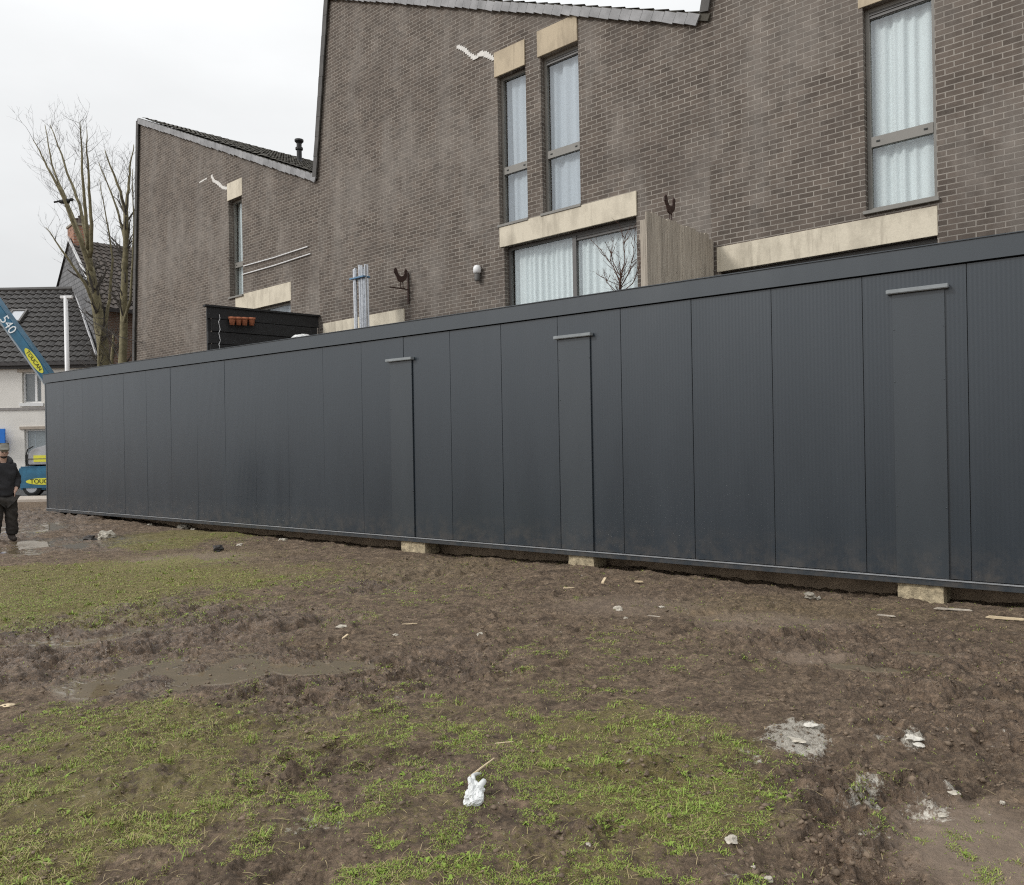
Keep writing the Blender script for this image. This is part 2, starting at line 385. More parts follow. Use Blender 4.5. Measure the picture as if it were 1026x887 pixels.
def ground_fields(x, y):
    r = np.hypot(x, y)
    near = 1-sstep(24, 34, r)
    green = mask(x, y, GREEN, wob=.45, seed=3)
    mud = mask(x, y, MUD, wob=.5, seed=21)
    pud = mask(x, y, PUDDLE, wob=.35, seed=33)
    smo = mask(x, y, SMOOTH, wob=.25, seed=41)
    pla = mask(x, y, PLASTER, wob=.6, seed=51)
    tan = mask(x, y, TAN, wob=.5, seed=61)
    rough = (.60+.70*mud-.25*green)*(1-.88*smo)
    wx = .10*(fbm(x*5, y*5, 2, 201)-.5); wy = .10*(fbm(x*5, y*5, 2, 203)-.5)
    a = ridged(x*1.9, y*1.9, 3, 5); b = ridged((x+wx)*7.5, (y+wy)*7.5, 3, 7); c = ridged((x+wx)*19, (y+wy)*19, 3, 9); d = fbm(x*52, y*52, 3, 12)
    e = fbm(x*3.1, y*3.1, 4, 19); clod = sstep(.50, .72, fbm((x+wx)*11, (y+wy)*11, 3, 31))
    base = .07*(fbm(x*.33, y*.33, 3, 2)-.5)
    chunk = sstep(.46, .60, fbm((x+wx)*9, (y+wy)*9, 4, 31)); chip = sstep(.48, .62, fbm((x+.5*wx)*24, (y+.5*wy)*24, 3, 37))
    det = rough*(.030*(a-.5) + .042*(b-.45)*(.25+1.2*sstep(.38,.62,e)) + .020*(c-.45)*(.4+.9*e) + .010*(d-.5) + (.012+.008*mud)*(chunk-.5) + .010*(chip-.5))
    det = .022*np.tanh(det/.022)
    # trodden slabs with broken edges, chips, and furrows between them
    slab = fbm((x+2*wx)*3.1, (y+2*wy)*3.1, 5, 301, .55); chp = fbm((x+wx)*10, (y+wy)*10, 4, 305, .55)
    trod = (.45+.75*mud-.25*green)*(1-.85*smo)*sstep(.36, .56, fbm(x*.9, y*.9, 3, 309)+.25*mud)
    det = det + trod*(.030*(sstep(.485, .525, slab)-.5) + .020*(sstep(.57, .60, slab)-.5) + .017*(sstep(.49, .54, chp)-.5) - .022*np.exp(-((fbm((x+wx)*1.7, (y+wy)*1.7, 5, 311, .55)-.5)/.011)**2))
    near_y = (r < 13) & (y > 0)
    tr = np.zeros_like(x)
    if near_y.any():
        X, Y = x[near_y], y[near_y]; wv = .05*(fbm(X*4, Y*4, 3, 231)-.5); tt = np.zeros_like(X)
        for P, dep, wd_ in RUTS:
            dm = np.full_like(X, 9.0); al = np.zeros_like(X); L = 0
            for (x0, y0), (x1, y1) in zip(P[:-1], P[1:]):
                l = math.hypot(x1-x0, y1-y0); ux, uy = (x1-x0)/l, (y1-y0)/l
                q = np.clip((X-x0)*ux+(Y-y0)*uy, 0, l); dd = np.hypot(X-x0-q*ux, Y-y0-q*uy); k = dd < dm; dm[k] = dd[k]; al[k] = L+q[k]; L += l
            dm = np.abs(dm+wv)
            tread = .7+.3*np.sin(al*2*math.pi/.11)
            tt += .62*dep*(-np.exp(-(dm/wd_)**2)*tread + .42*np.exp(-((dm-2.0*wd_)/(.7*wd_))**2)*(.4+1.2*fbm(X*6, Y*6, 2, 233)))
        for bx, by, ba in PRINTS:
            k = (np.abs(X-bx) < .3) & (np.abs(Y-by) < .3)
            if not k.any(): continue
            c_, s_ = math.cos(ba), math.sin(ba); u = (X[k]-bx)*c_+(Y[k]-by)*s_; v = -(X[k]-bx)*s_+(Y[k]-by)*c_
            rr = np.sqrt((u/.145)**2+(v/(.052+.010*(u > .02)))**2)
            tt[k] += -.020*(1-sstep(.75, 1.05, rr))*(.8+.2*np.sin(u*2*math.pi/.035)) + .013*np.exp(-((rr-1.25)/.22)**2)
        tr[near_y] = tt
    det = det + tr*(1-.7*smo)
    det = det + .014*green*fbm(x*14, y*14, 3, 77)
    # water stands at one level; clods stick out of it
    det = det*(1-.30*pud) - (.004+.014*fbm(x*2.2, y*2.2, 3, 321))*pud
    wet_water = sstep(.25, .5, pud)*(1-sstep(-.012, -.006, det))
    det = np.where(pud > .25, np.maximum(det, -.010), det)
    h = base + det
    h = h + .014*sstep(.45, .8, pla+.5*(c-.5))*(c)
    # the ground climbs to meet the far end of the long building and falls a little under its near end
    t = x*dC.x + y*dC.y; nn = x*nC.x + y*nC.y
    h = h + .085*sstep(12, 20, t)*(1-sstep(22, 27, t))*sstep(4, 8, nn)
    h = h + .05*sstep(DC-1.1, DC-.25, nn)*(.3+.9*fbm(x*1.1, y*1.1, 3, 91)) - .05*sstep(DC-.12, DC+.12, nn)*(1-sstep(DC+3, DC+5, nn))
    h = h*near + (1-near)*(-.02)
    h = np.where(y > 24.2, np.minimum(h, -.02), h)
    return h, green*near, np.clip(mud, 0, 1), wet_water, pla, tan, smo
gh = lambda x, y: float(ground_fields(np.array([x], float), np.array([y], float))[0][0])

# polar sheet round the viewpoint, fine where the yard is, out to the horizon
def ground_sheet():
    a1 = np.linspace(-R(44), R(44), 761); a2 = np.linspace(R(44), 2*math.pi-R(44), 60)[1:-1]
    ang = np.concatenate([a1, a2]); na = len(ang)
    rad = np.concatenate([np.linspace(.25, 2.2, 14)[:-1], np.exp(np.linspace(math.log(2.2), math.log(26), 800)), np.exp(np.linspace(math.log(27), math.log(1500), 40))]); nr = len(rad)
    A, Rr = np.meshgrid(ang, rad); x = (Rr*np.sin(A)).ravel(); y = (Rr*np.cos(A)).ravel()
    h, g, mu, wt, pl, tn, sm = ground_fields(x, y)
    v = np.stack([x, y, h], 1)
    idx = np.arange(nr*na).reshape(nr, na); nx = np.roll(idx, -1, axis=1)
    q = np.stack([idx[:-1], nx[:-1], nx[1:], idx[1:]], -1).reshape(-1, 4)[:, ::-1]
    v = np.concatenate([v, [[0, 0, h[:na].mean()]]]); c0 = len(v)-1
    tri = np.stack([np.full(na, c0), nx[0], idx[0]], 1)
    me = bpy.data.meshes.new('ground'); me.vertices.add(len(v)); me.vertices.foreach_set('co', v.ravel())
    nl = q.size + tri.size; me.loops.add(nl); me.loops.foreach_set('vertex_index', np.concatenate([q.ravel(), tri.ravel()]).astype(np.int32))
    np_ = len(q)+len(tri); me.polygons.add(np_)
    st = np.concatenate([np.arange(len(q))*4, q.size+np.arange(len(tri))*3]).astype(np.int32)
    me.polygons.foreach_set('loop_start', st); me.polygons.foreach_set('use_smooth', np.ones(np_, bool))
    me.update(calc_edges=True); me.validate()
    for nm, arr in (('moss', g), ('mud', mu), ('water', wt), ('plaster', pl), ('tan', tn), ('smooth_mud', sm)):
        at_ = me.attributes.new(nm, 'FLOAT', 'POINT'); at_.data.foreach_set('value', np.append(arr, arr[0]).astype(np.float32))
    return me
def ground_mat():
    m, nt, nd, lk, bs = newmat('muddy_yard')
    tc = nt.nodes.new('ShaderNodeTexCoord').outputs['Object']
    at_ = lambda n: (lambda q: q.outputs['Fac'])(N(nt, 'ShaderNodeAttribute', attribute_name=n))
    moss, mud, wat, pla, tan, smo = (at_(n) for n in ('moss', 'mud', 'water', 'plaster', 'tan', 'smooth_mud'))
    n1 = noise_node(nt, tc, 1.1, 8, .65); n2 = noise_node(nt, tc, 9, 8, .7); n3 = noise_node(nt, tc, 45, 5, .7); n4 = noise_node(nt, tc, 160, 3, .7)
    dry = ramp(nt, n2, [(.25, (.105,.073,.048)), (.5, (.200,.144,.097)), (.75, (.29,.216,.150))])
    wetc = ramp(nt, n2, [(.25, (.080,.053,.036)), (.55, (.160,.112,.078)), (.8, (.25,.182,.132))])
    damp = math_n(nt, 'ADD', math_n(nt, 'MULTIPLY', mud, .75), math_n(nt, 'MULTIPLY', math_n(nt, 'SUBTRACT', n1, .5), 1.1), True)
    c = mix(nt, damp, dry, wetc)
    m5 = nt.nodes.new('ShaderNodeMapping'); m5.inputs['Rotation'].default_value = (0, 0, R(-28)); m5.inputs['Scale'].default_value = (1.0, 2.6, 1); lk.new(tc, m5.inputs[0])
    n5 = noise_node(nt, m5.outputs[0], 2.4, 9, .68)
    c = mix(nt, .9, c, ramp(nt, n5, [(.30, (.42,.40,.39)), (.47, (.86,.85,.84)), (.60, (1.12,1.12,1.11)), (.74, (1.5,1.48,1.45))]), 'MULTIPLY')
    c = mix(nt, math_n(nt, 'MULTIPLY', tan, .7), c, ramp(nt, n3, [(.3, (.18,.135,.07)), (.7, (.29,.22,.12))]))
    c = mix(nt, .85, c, ramp(nt, noise_node(nt, tc, 28, 6, .75), [(.32, (.30,.28,.26)), (.5, (.95,.95,.95)), (.68, (1.75,1.72,1.68))]), 'MULTIPLY')
    c = mix(nt, math_n(nt, 'MULTIPLY', smo, .8), c, ramp(nt, n2, [(.3, (.20,.152,.113)), (.7, (.25,.192,.146))]))
    # moss and trodden turf: a broken green film between the blades
    mb = math_n(nt, 'SUBTRACT', math_n(nt, 'ADD', moss, math_n(nt, 'ADD', math_n(nt, 'MULTIPLY', math_n(nt, 'SUBTRACT', n3, .5), 1.9), math_n(nt, 'MULTIPLY', math_n(nt, 'SUBTRACT', n2, .5), 1.6))), .58)
    mb = math_n(nt, 'MULTIPLY', mb, 2.4, True)
    mc = ramp(nt, n4, [(.25, (.08,.08,.020)), (.5, (.22,.200,.048)), (.75, (.36,.30,.095))])
    c = mix(nt, math_n(nt, 'MULTIPLY', mb, .55), c, mc)
    # straw, grit and pale specks
    gr = ramp(nt, n4, [(.66, (0,0,0)), (.74, (1,1,1))])
    c = mix(nt, math_n(nt, 'MULTIPLY', gr, .35), c, (.27,.22,.16))
    dk = ramp(nt, n3, [(.28, (1,1,1)), (.40, (0,0,0))])
    c = mix(nt, math_n(nt, 'MULTIPLY', dk, .45), c, (.033,.025,.019))
    # spilt plaster
    ps = math_n(nt, 'MULTIPLY', math_n(nt, 'SUBTRACT', math_n(nt, 'ADD', pla, math_n(nt, 'ADD', math_n(nt, 'MULTIPLY', math_n(nt, 'SUBTRACT', n3, .5), 2.4), math_n(nt, 'MULTIPLY', math_n(nt, 'SUBTRACT', n2, .5), 2.4))), .50), 2.6, True)
    c = mix(nt, ps, c, ramp(nt, n2, [(.3, (.36,.32,.26)), (.7, (.66,.62,.54))]))
    c = mix(nt, math_n(nt, 'MULTIPLY', wat, .8), c, (.15,.12,.075))
    lk.new(c, bs.inputs['Base Color'])
    ro = ramp(nt, math_n(nt, 'MULTIPLY', damp, math_n(nt, 'ADD', n2, .5), True), [(.15, (.85,)*3), (.55, (.30,)*3), (.85, (.17,)*3)])
    ro = mix(nt, wat, ro, (.05,)*3)
    lk.new(ro, bs.inputs['Roughness']); bs.inputs['Specular IOR Level'].default_value = .40
    hh = math_n(nt, 'ADD', math_n(nt, 'MULTIPLY', n3, .9), math_n(nt, 'MULTIPLY', n4, .5))
    hh = math_n(nt, 'MULTIPLY', hh, math_n(nt, 'SUBTRACT', 1.0, math_n(nt, 'MAXIMUM', wat, math_n(nt, 'MULTIPLY', smo, .6))))
    hh = math_n(nt, 'MULTIPLY', hh, math_n(nt, 'SUBTRACT', 1.0, math_n(nt, 'MULTIPLY', damp, .55)))
    bump(nt, hh, bs, 1.0, .034)
    return m
GROUNDM = ground_mat()
tag(link_mesh('ground', ground_sheet(), GROUNDM), 'churned brown mud with trodden turf and puddles', 'ground', kind='structure')

# ------------------------------------------------------------------ grass blades (stuff)
def grass():
    n = 1900000
    r = np.exp(rng.uniform(math.log(2.3), math.log(15), n)); a = rng.uniform(-R(40), R(40), n)
    x = r*np.sin(a); y = r*np.cos(a)
    g = mask(x, y, GREEN, wob=.45, seed=3)
    clump = fbm(x*3.2, y*3.2, 3, 101); fine = fbm(x*14, y*14, 2, 105)
    knot = fbm(x*8, y*8, 3, 107)
    p = np.clip((g*1.35 + (clump-.5)*1.5 + (fine-.5)*1.6 + (knot-.5)*2.3 - .66)*1.6, 0, 1)*.62 + .010
    pd = mask(x, y, PUDDLE, wob=.35, seed=33); p = p*(1-.9*pd)
    k = rng.random(n) < p
    x, y, r, g, clump = x[k], y[k], r[k], g[k], clump[k]
    # tufts of longer grass
    nt_ = 170; tx = rng.uniform(0, 1, nt_); sel = rng.choice(len(x), nt_, p=(g/g.sum()))
    tx, ty = x[sel], y[sel]; kk = rng.integers(14, 46, nt_)
    bx = np.repeat(tx, kk) + rng.normal(0, .022, kk.sum()); by = np.repeat(ty, kk) + rng.normal(0, .022, kk.sum())
    L = np.concatenate([rng.gamma(3.0, .0030, len(x))*(.5+.9*clump)+.003, rng.gamma(3, .0072, len(bx))+.008])
    # rosettes of broad-leaved weeds, and dead straw lying flat
    ws = rng.choice(len(x), 420, p=(g+.15)/(g+.15).sum()); wx_ = np.repeat(x[ws], 7)+rng.normal(0, .006, 420*7); wy_ = np.repeat(y[ws], 7)+rng.normal(0, .006, 420*7)
    ss_ = rng.choice(len(x), 2600, p=(g+.25)/(g+.25).sum()); sx_ = x[ss_]+rng.normal(0, .12, 2600); sy_ = y[ss_]+rng.normal(0, .12, 2600)
    kind = np.concatenate([np.zeros(len(x)), np.ones(len(bx)), np.full(len(wx_), 2), np.full(len(sx_), 3)])
    L = np.concatenate([L, rng.uniform(.012, .032, len(wx_)), rng.uniform(.025, .10, len(sx_))])
    x = np.concatenate([x, bx, wx_, sx_]); y = np.concatenate([y, by, wy_, sy_]); m = len(x); tuft = (kind == 1).astype(float)
    z = ground_fields(x, y)[0]
    th = rng.uniform(0, 2*math.pi, m); lean = np.where(tuft > 0, rng.uniform(.25, 1.2, m), rng.uniform(.75, 1.55, m)); lean = np.where(kind == 2, rng.uniform(.9, 1.4, m), np.where(kind == 3, rng.uniform(1.38, 1.56, m), lean))
    wd = rng.uniform(.0009, .0021, m)*(1+.25*tuft)*np.clip(np.hypot(x, y)/4.5, 1, 2.2)
    wd = np.where(kind == 2, rng.uniform(.0035, .0075, m), np.where(kind == 3, rng.uniform(.0009, .0016, m), wd)); z = z + .006*(kind == 3)
    dx, dy = np.cos(th), np.sin(th); sx, sy = -dy, dx
    l1 = L*.55; lean2 = np.minimum(lean+rng.uniform(.2, .8, m), 1.75)
    m1 = np.stack([x+dx*np.sin(lean)*l1, y+dy*np.sin(lean)*l1, z+np.cos(lean)*l1], 1)
    tip = m1 + np.stack([dx*np.sin(lean2), dy*np.sin(lean2), np.cos(lean2)], 1)*(L-l1)[:, None]
    S = np.stack([sx*wd, sy*wd, np.zeros(m)], 1)
    b = np.stack([x, y, z-.004], 1)
    V = np.stack([b-S, b+S, m1+S*.8, m1-S*.8, tip], 1).reshape(-1, 3)
    o = (np.arange(m)*5)[:, None]
    Q = o+np.array([[0, 1, 2, 3]]); T = o+np.array([[3, 2, 4]])
    me = bpy.data.meshes.new('grass'); me.vertices.add(len(V)); me.vertices.foreach_set('co', V.ravel())
    me.loops.add(Q.size+T.size); me.loops.foreach_set('vertex_index', np.concatenate([Q.ravel(), T.ravel()]).astype(np.int32))
    me.polygons.add(2*m); me.polygons.foreach_set('loop_start', np.concatenate([np.arange(m)*4, Q.size+np.arange(m)*3]).astype(np.int32))
    me.update(calc_edges=True)
    hue = np.clip(rng.normal(.53, .24, m) + (clump.mean()-.5) + .12*(fbm(x*.8, y*.8, 2, 120)-.5)*4 + .10*tuft - .35*(rng.random(m) < .16), 0, 1)
    hue = np.where(kind == 3, rng.uniform(0, .16, m), np.where(kind == 2, rng.uniform(.55, .9, m), hue))
    at_ = me.attributes.new('hue', 'FLOAT', 'POINT'); at_.data.foreach_set('value', np.repeat(hue, 5).astype(np.float32))
    mt, nt, nd, lk, bs = newmat('grass_blade')
    q = N(nt, 'ShaderNodeAttribute', attribute_name='hue')
    c = ramp(nt, q.outputs['Fac'], [(0, (.38,.30,.17)), (.25, (.30,.27,.09)), (.5, (.24,.275,.06)), (.8, (.20,.30,.045)), (1, (.28,.38,.08))])
    lk.new(c, bs.inputs['Base Color']); bs.inputs['Roughness'].default_value = .6; bs.inputs['Specular IOR Level'].default_value = .3
    tag(link_mesh('grass', me, mt), 'short trodden grass and moss growing in ragged patches on the mud', 'grass', kind='stuff')
grass()

# crumbs of mud (stuff)
def lump_verts(sub=1, amp=.3, seed=0, sc_=(1, 1, .7)):
    bm = bmesh.new(); bmesh.ops.create_icosphere(bm, subdivisions=sub, radius=1)
    for v in bm.verts:
        n = mnoise.noise(v.co*1.4+Vector((seed*3.1, seed*1.7, 0)))
        v.co *= 1+amp*n*2
        v.co = Vector((v.co.x*sc_[0], v.co.y*sc_[1], v.co.z*sc_[2]))
    V = np.array([v.co[:] for v in bm.verts]); Fc = np.array([[v.index for v in f.verts] for f in bm.faces]); bm.free()
    return V, Fc
def crumbs():
    n = 60000
    r = np.exp(rng.uniform(math.log(2.3), math.log(13), n)); a = rng.uniform(-R(38), R(38), n); x = r*np.sin(a); y = r*np.cos(a)
    m = mask(x, y, MUD, wob=.5, seed=21); sm = mask(x, y, SMOOTH, wob=.25, seed=41); cl = fbm(x*2.2, y*2.2, 3, 140)
    p = np.clip(.10+m*.55+(cl-.5)*1.2, 0.03, 1)*(1-.9*sm)*.55
    pd = mask(x, y, PUDDLE, wob=.35, seed=33); p = p*(1-.8*pd)
    k = rng.random(n) < p; x, y = x[k], y[k]; m = len(x)
    z = ground_fields(x, y)[0]
    s = rng.gamma(2.0, .0026, m)+.0015; s = np.minimum(s, .018)
    protos = [lump_verts(1, .6, i, (1, rng.uniform(.6, 1), rng.uniform(.45, .8))) for i in range(6)]
    pi = rng.integers(0, 6, m); VV = []; FF = []; off = 0
    for j in range(6):
        q = np.where(pi == j)[0]; V, Fc = protos[j]
        th = rng.uniform(0, 2*math.pi, len(q)); c, si = np.cos(th), np.sin(th)
        X = (V[None, :, 0]*c[:, None]-V[None, :, 1]*si[:, None])*s[q][:, None]+x[q][:, None]
        Y = (V[None, :, 0]*si[:, None]+V[None, :, 1]*c[:, None])*s[q][:, None]+y[q][:, None]
        Z = V[None, :, 2]*s[q][:, None]+z[q][:, None]+s[q][:, None]*.15
        VV.append(np.stack([X, Y, Z], -1).reshape(-1, 3))
        FF.append((Fc[None]+(np.arange(len(q))*len(V))[:, None, None]+off).reshape(-1, 3)); off += len(q)*len(V)
    V = np.concatenate(VV); Fc = np.concatenate(FF)
    me = bpy.data.meshes.new('mud_crumbs'); me.vertices.add(len(V)); me.vertices.foreach_set('co', V.ravel())
    me.loops.add(Fc.size); me.loops.foreach_set('vertex_index', Fc.ravel().astype(np.int32))
    me.polygons.add(len(Fc)); me.polygons.foreach_set('loop_start', (np.arange(len(Fc))*3).astype(np.int32)); me.update(calc_edges=True)
    mt = simple('mud_crumb', (.17,.124,.085), .75, .5, 7, bmp=.5, bscale=120)
    tag(link_mesh('mud_crumbs', me, mt), 'small clods and crumbs of brown mud', 'mud', kind='stuff')
crumbs()

# ------------------------------------------------------------------ street beyond the yard
MB().box(-70, -14.6, 25.0, 27.0, -.3, .06).build('pavement', PAVE)['kind'] = 'structure'
MB().box(-90, -12, 27.004, 33.9, -.3, -.004).build('road', ASPH)['kind'] = 'structure'

# ------------------------------------------------------------------ the long anthracite site building
AC = R(52.94-90)
root = empty('modular_building', nC*DC, AC, 'long low anthracite grey flat-roofed building of vertical wall panels standing on blocks', 'building')
zb, ze, zr, DEP = .16, 3.165, 3.372, 2.3
XL, XR = -20.12, 2.6
step = .905; xs = [-1.07+step*k for k in range(4)]
x = -1.07
while x > XL+.2: x -= step; xs.append(x)
xs = sorted(xs); xs = [XL+.06] + [q for q in xs if q > XL+.3] ; xs[-1] = XR-.06
MB().box(XL+.10, XR-.10, .012, DEP-.06, zb+.05, ze-.02).build('inner_core', DARKGAP, root)
for i in range(len(xs)-1):
    g = .0028 if xs[i] > -7 else .0016 if xs[i] > -11 else .0007
    o = MB().box(xs[i]+g, xs[i+1]-g, 0, .011, zb+.075, ze-.012).build('wall_panel', PANEL, root, bevel=.0022 if xs[i] > -11 else .0008)
    t1, t2 = random.uniform(-.0022,.0022), random.uniform(-.0022,.0022)      # sheets never hang quite true
    for v in o.data.vertices: v.co.y += t1*(v.co.x-xs[i])/.9 + t2*(v.co.z-1.6)/1.5
MB().box(XL, XL+.058, -.006, .10, zb+.02, ze-.012).build('corner_post', ANTH, root, bevel=.004)
MB().box(XR-.058, XR, -.006, .10, zb+.02, ze-.012).build('corner_post', ANTH, root, bevel=.004)
MB().box(XL, XL+.05, .102, DEP, zb+.02, ze-.012).build('end_wall', PANEL, root)
MB().box(XR-.05, XR, .102, DEP, zb+.02, ze-.012).build('end_wall', PANEL, root)
MB().box(XL+.052, XR-.052, DEP-.04, DEP, zb+.02, ze-.012).build('rear_wall', PANEL, root)
fa = MB()
fa.box(XL-.02, XR+.02, -.035, .05, ze, zr-.012)
fa.box(XL-.02, XL+.05, .052, DEP-.05, ze, zr-.012).box(XR-.05, XR+.02, .052, DEP-.05, ze, zr-.012).box(XL-.02, XR+.02, DEP-.048, DEP+.03, ze, zr-.012)
fa.build('roof_fascia', ANTH, root)
MB().box(XL-.035, XR+.035, -.05, .10, zr-.011, zr).build('roof_coping', ANTH, root, bevel=.003)
MB().box(XL+.055, XR-.055, .055, DEP-.055, ze-.01, ze+.12).build('roof_deck', simple('roof_membrane', (.06,.06,.065), .8), root)
br = MB(); br.box(XL, XR, -.014, .10, zb, zb+.066); br.build('base_rail', ANTH, root, bevel=.003)
tr = MB(); tr.box(XL, XR, -.028, -.015, zb+.058, zb+.070); tr.build('drip_edge', simple('bright_edge', (.28,.29,.30), .35), root)
for x0, x1 in ((-1.70,-1.25), (-5.57,-5.11), (-8.58,-8.13)):
    j = MB().box(x0, x1, -.022, -.002, zb+.075, 2.94 if x0 > -2 else 2.86 if x0 > -6 else 2.80).build('joint_cover', ANTH, root, bevel=.002)
    zt = 2.94 if x0 > -2 else 2.86 if x0 > -6 else 2.80
    dc = MB(); dc.box(x0-.045, x1+.04, -.075, -.003, zt+.004, zt+.045); dc.build('drip_cap', simple('cap_grey', (.24,.26,.27), .4), j, bevel=.006)
    for zz in (.9, 1.35, 2.1, 2.6):
        for xx in (x0+.012, x1-.012):
            b = MB(); Mx = Matrix.Translation((xx, -.022, zz)) @ Matrix.Rotation(R(90), 4, 'X')
            b.lathe([(.006, 0), (.006, .003), (.003, .005)], 8); b.v = [tuple(Mx @ Vector(q)) for q in b.v]; b.build('screw', ANTH, j)
# blocks below it (seen: three), and the concrete beam behind them
def CW(x, y, z): return root.matrix_basis @ Vector((x, y, z))
root.rotation_euler = (0, 0, AC); bpy.context.view_layer.update()
rm = Matrix.Translation(nC*DC) @ Matrix.Rotation(AC, 4, 'Z')
blk = [('pale rough concrete block under the dark building, nearest the right edge', -1.70, -1.30, 7), ('rough yellowish block under the dark building, below the middle drip cap', -5.50, -5.14, 8), ('grey rough block under the dark building, farthest left of the three blocks', -8.45, -7.98, 9)]
def rough_block(lab, x0, x1, sd):
    bm = bmesh.new(); bmesh.ops.create_cube(bm, size=1)
    bmesh.ops.subdivide_edges(bm, edges=bm.edges, cuts=7, use_grid_fill=True)
    wx, wy, wz = x1-x0, .30, .30
    for v in bm.verts:
        v.co = Vector((v.co.x*wx, v.co.y*wy, v.co.z*wz))
        v.co += Vector((mnoise.noise(v.co*14+Vector((sd, 0, 0))), mnoise.noise(v.co*14+Vector((0, sd, 0))), mnoise.noise(v.co*11+Vector((0, 0, sd)))*.5))*.014
    me = bpy.data.meshes.new('support_block'); bm.to_mesh(me); bm.free()
    o = link_mesh('support_block', me, CONC_YEL); p = rm @ Vector(((x0+x1)/2, .06+wy/2-.03, zb-.15-.006)); o.location = p; o.rotation_euler = (0, 0, AC+R(sd-8)*2)
    tag(o, lab, 'concrete block', 'blocks carrying the dark building')
for a in blk: rough_block(*a)
o = MB().box(XL+.6, XR-.4, 0, .25, -.35, .125).build('foundation_beam', BEAM); o.location = rm @ Vector((0, .42, 0)); o.rotation_euler = (0, 0, AC)
tag(o, 'damp brown concrete foundation beam in the gap beneath the dark building', 'beam')

# ------------------------------------------------------------------ the brick terrace
AH = R(48.5-90); HM = Matrix.Translation(nH*DH) @ Matrix.Rotation(AH, 4, 'Z'); HI = HM.inverted()
def hp(px, py, y=0.0):                     # photo position -> house frame (x along the facade, z up)
    p = HI @ hit(px, py, nH*(DH+y), nH); return p.x, p.z
def facade(x0, x1, z0, z1, holes, planes, y0=0.0, th=.3):
    xsn = sorted({x0, x1, *[h[0] for h in holes], *[h[1] for h in holes]}); zsn = sorted({z0, z1, *[h[2] for h in holes], *[h[3] for h in holes]})
    bm = bmesh.new(); vs = {}
    def V(a, b):
        if (a, b) not in vs: vs[(a, b)] = bm.verts.new((a, y0, b))
        return vs[(a, b)]
    for i in range(len(xsn)-1):
        for j in range(len(zsn)-1):
            cx, cz = (xsn[i]+xsn[i+1])/2, (zsn[j]+zsn[j+1])/2
            if any(h[0] < cx < h[1] and h[2] < cz < h[3] for h in holes): continue
            bm.faces.new((V(xsn[i], zsn[j]), V(xsn[i+1], zsn[j]), V(xsn[i+1], zsn[j+1]), V(xsn[i], zsn[j+1])))
    for (px, pz, nx, nz) in planes:
        bmesh.ops.bisect_plane(bm, geom=bm.verts[:]+bm.edges[:]+bm.faces[:], plane_co=(px, 0, pz), plane_no=(nx, 0, nz), clear_outer=True)
    r = bmesh.ops.extrude_face_region(bm, geom=bm.faces[:])
    for v in [g for g in r['geom'] if isinstance(g, bmesh.types.BMVert)]: v.co.y += th
    bmesh.ops.recalc_face_normals(bm, faces=bm.faces); return bm
def pantile(name, P, U, V, lu, lv, mat, parent, pitch=.3, row=.34, amp=.03, lift=.03):
    # tiles on a plane: U runs down the slope, V along the eave
    P, U, V = Vector(P), Vector(U).normalized(), Vector(V).normalized(); Nn = V.cross(U)
    if Nn.z < 0: Nn = -Nn
    nv = max(2, int(lv/pitch*6)); rows = max(1, int(round(lu/row))); row = lu/rows
    vs = []; fs = []
    for r_ in range(rows):
        for e in (0, 1):
            for k in range(nv+1):
                s = lv*k/nv; ph = 2*math.pi*s/pitch
                hgt = amp*(math.sin(ph)+.35*math.sin(2*ph)) + (0 if e == 0 else lift) + .012*mnoise.noise(Vector((s*1.3, r_*2.1, 0)))
                vs.append(tuple(P + U*(row*(r_+e)+(.0 if e == 0 else .03)) + V*s + Nn*hgt))
    w_ = nv+1
    for r_ in range(rows):
        for k in range(nv):
            a = (r_*2)*w_+k; fs.append((a, a+1, a+w_+1, a+w_))
        if r_ < rows-1:
            for k in range(nv):
                a = (r_*2+1)*w_+k; fs.append((a, a+1, a+w_+1, a+w_))
    me = bpy.data.meshes.new(name); me.from_pydata(vs, [], fs); me.update()
    return link_mesh(name, me, mat, parent)
def curtain(x0, x1, z0, z1, y, mat, parent, folds, sd, name='curtain'):
    n = int((x1-x0)/.018)+2; vs = []; fs = []
    for j, z in enumerate(np.linspace(z0, z1, 6)):
        for k in range(n):
            s = k/(n-1); x = x0+(x1-x0)*s; q = .75+.5*mnoise.noise(Vector((x*1.7, sd, 0)))
            vs.append((x, y+.024*math.sin(folds*2*math.pi*s*1.0+6*mnoise.noise(Vector((x*1.1, sd+4, z*.10))))*q+.05*mnoise.noise(Vector((x*4.5, sd, z*.12)))+.03*mnoise.noise(Vector((x*11, sd, z*.15))), z))
    for j in range(5):
        for k in range(n-1): fs.append((j*n+k, j*n+k+1, (j+1)*n+k+1, (j+1)*n+k))
    me = bpy.data.meshes.new(name); me.from_pydata(vs, [], fs); me.update()
    return link_mesh(name, me, mat, parent, True)
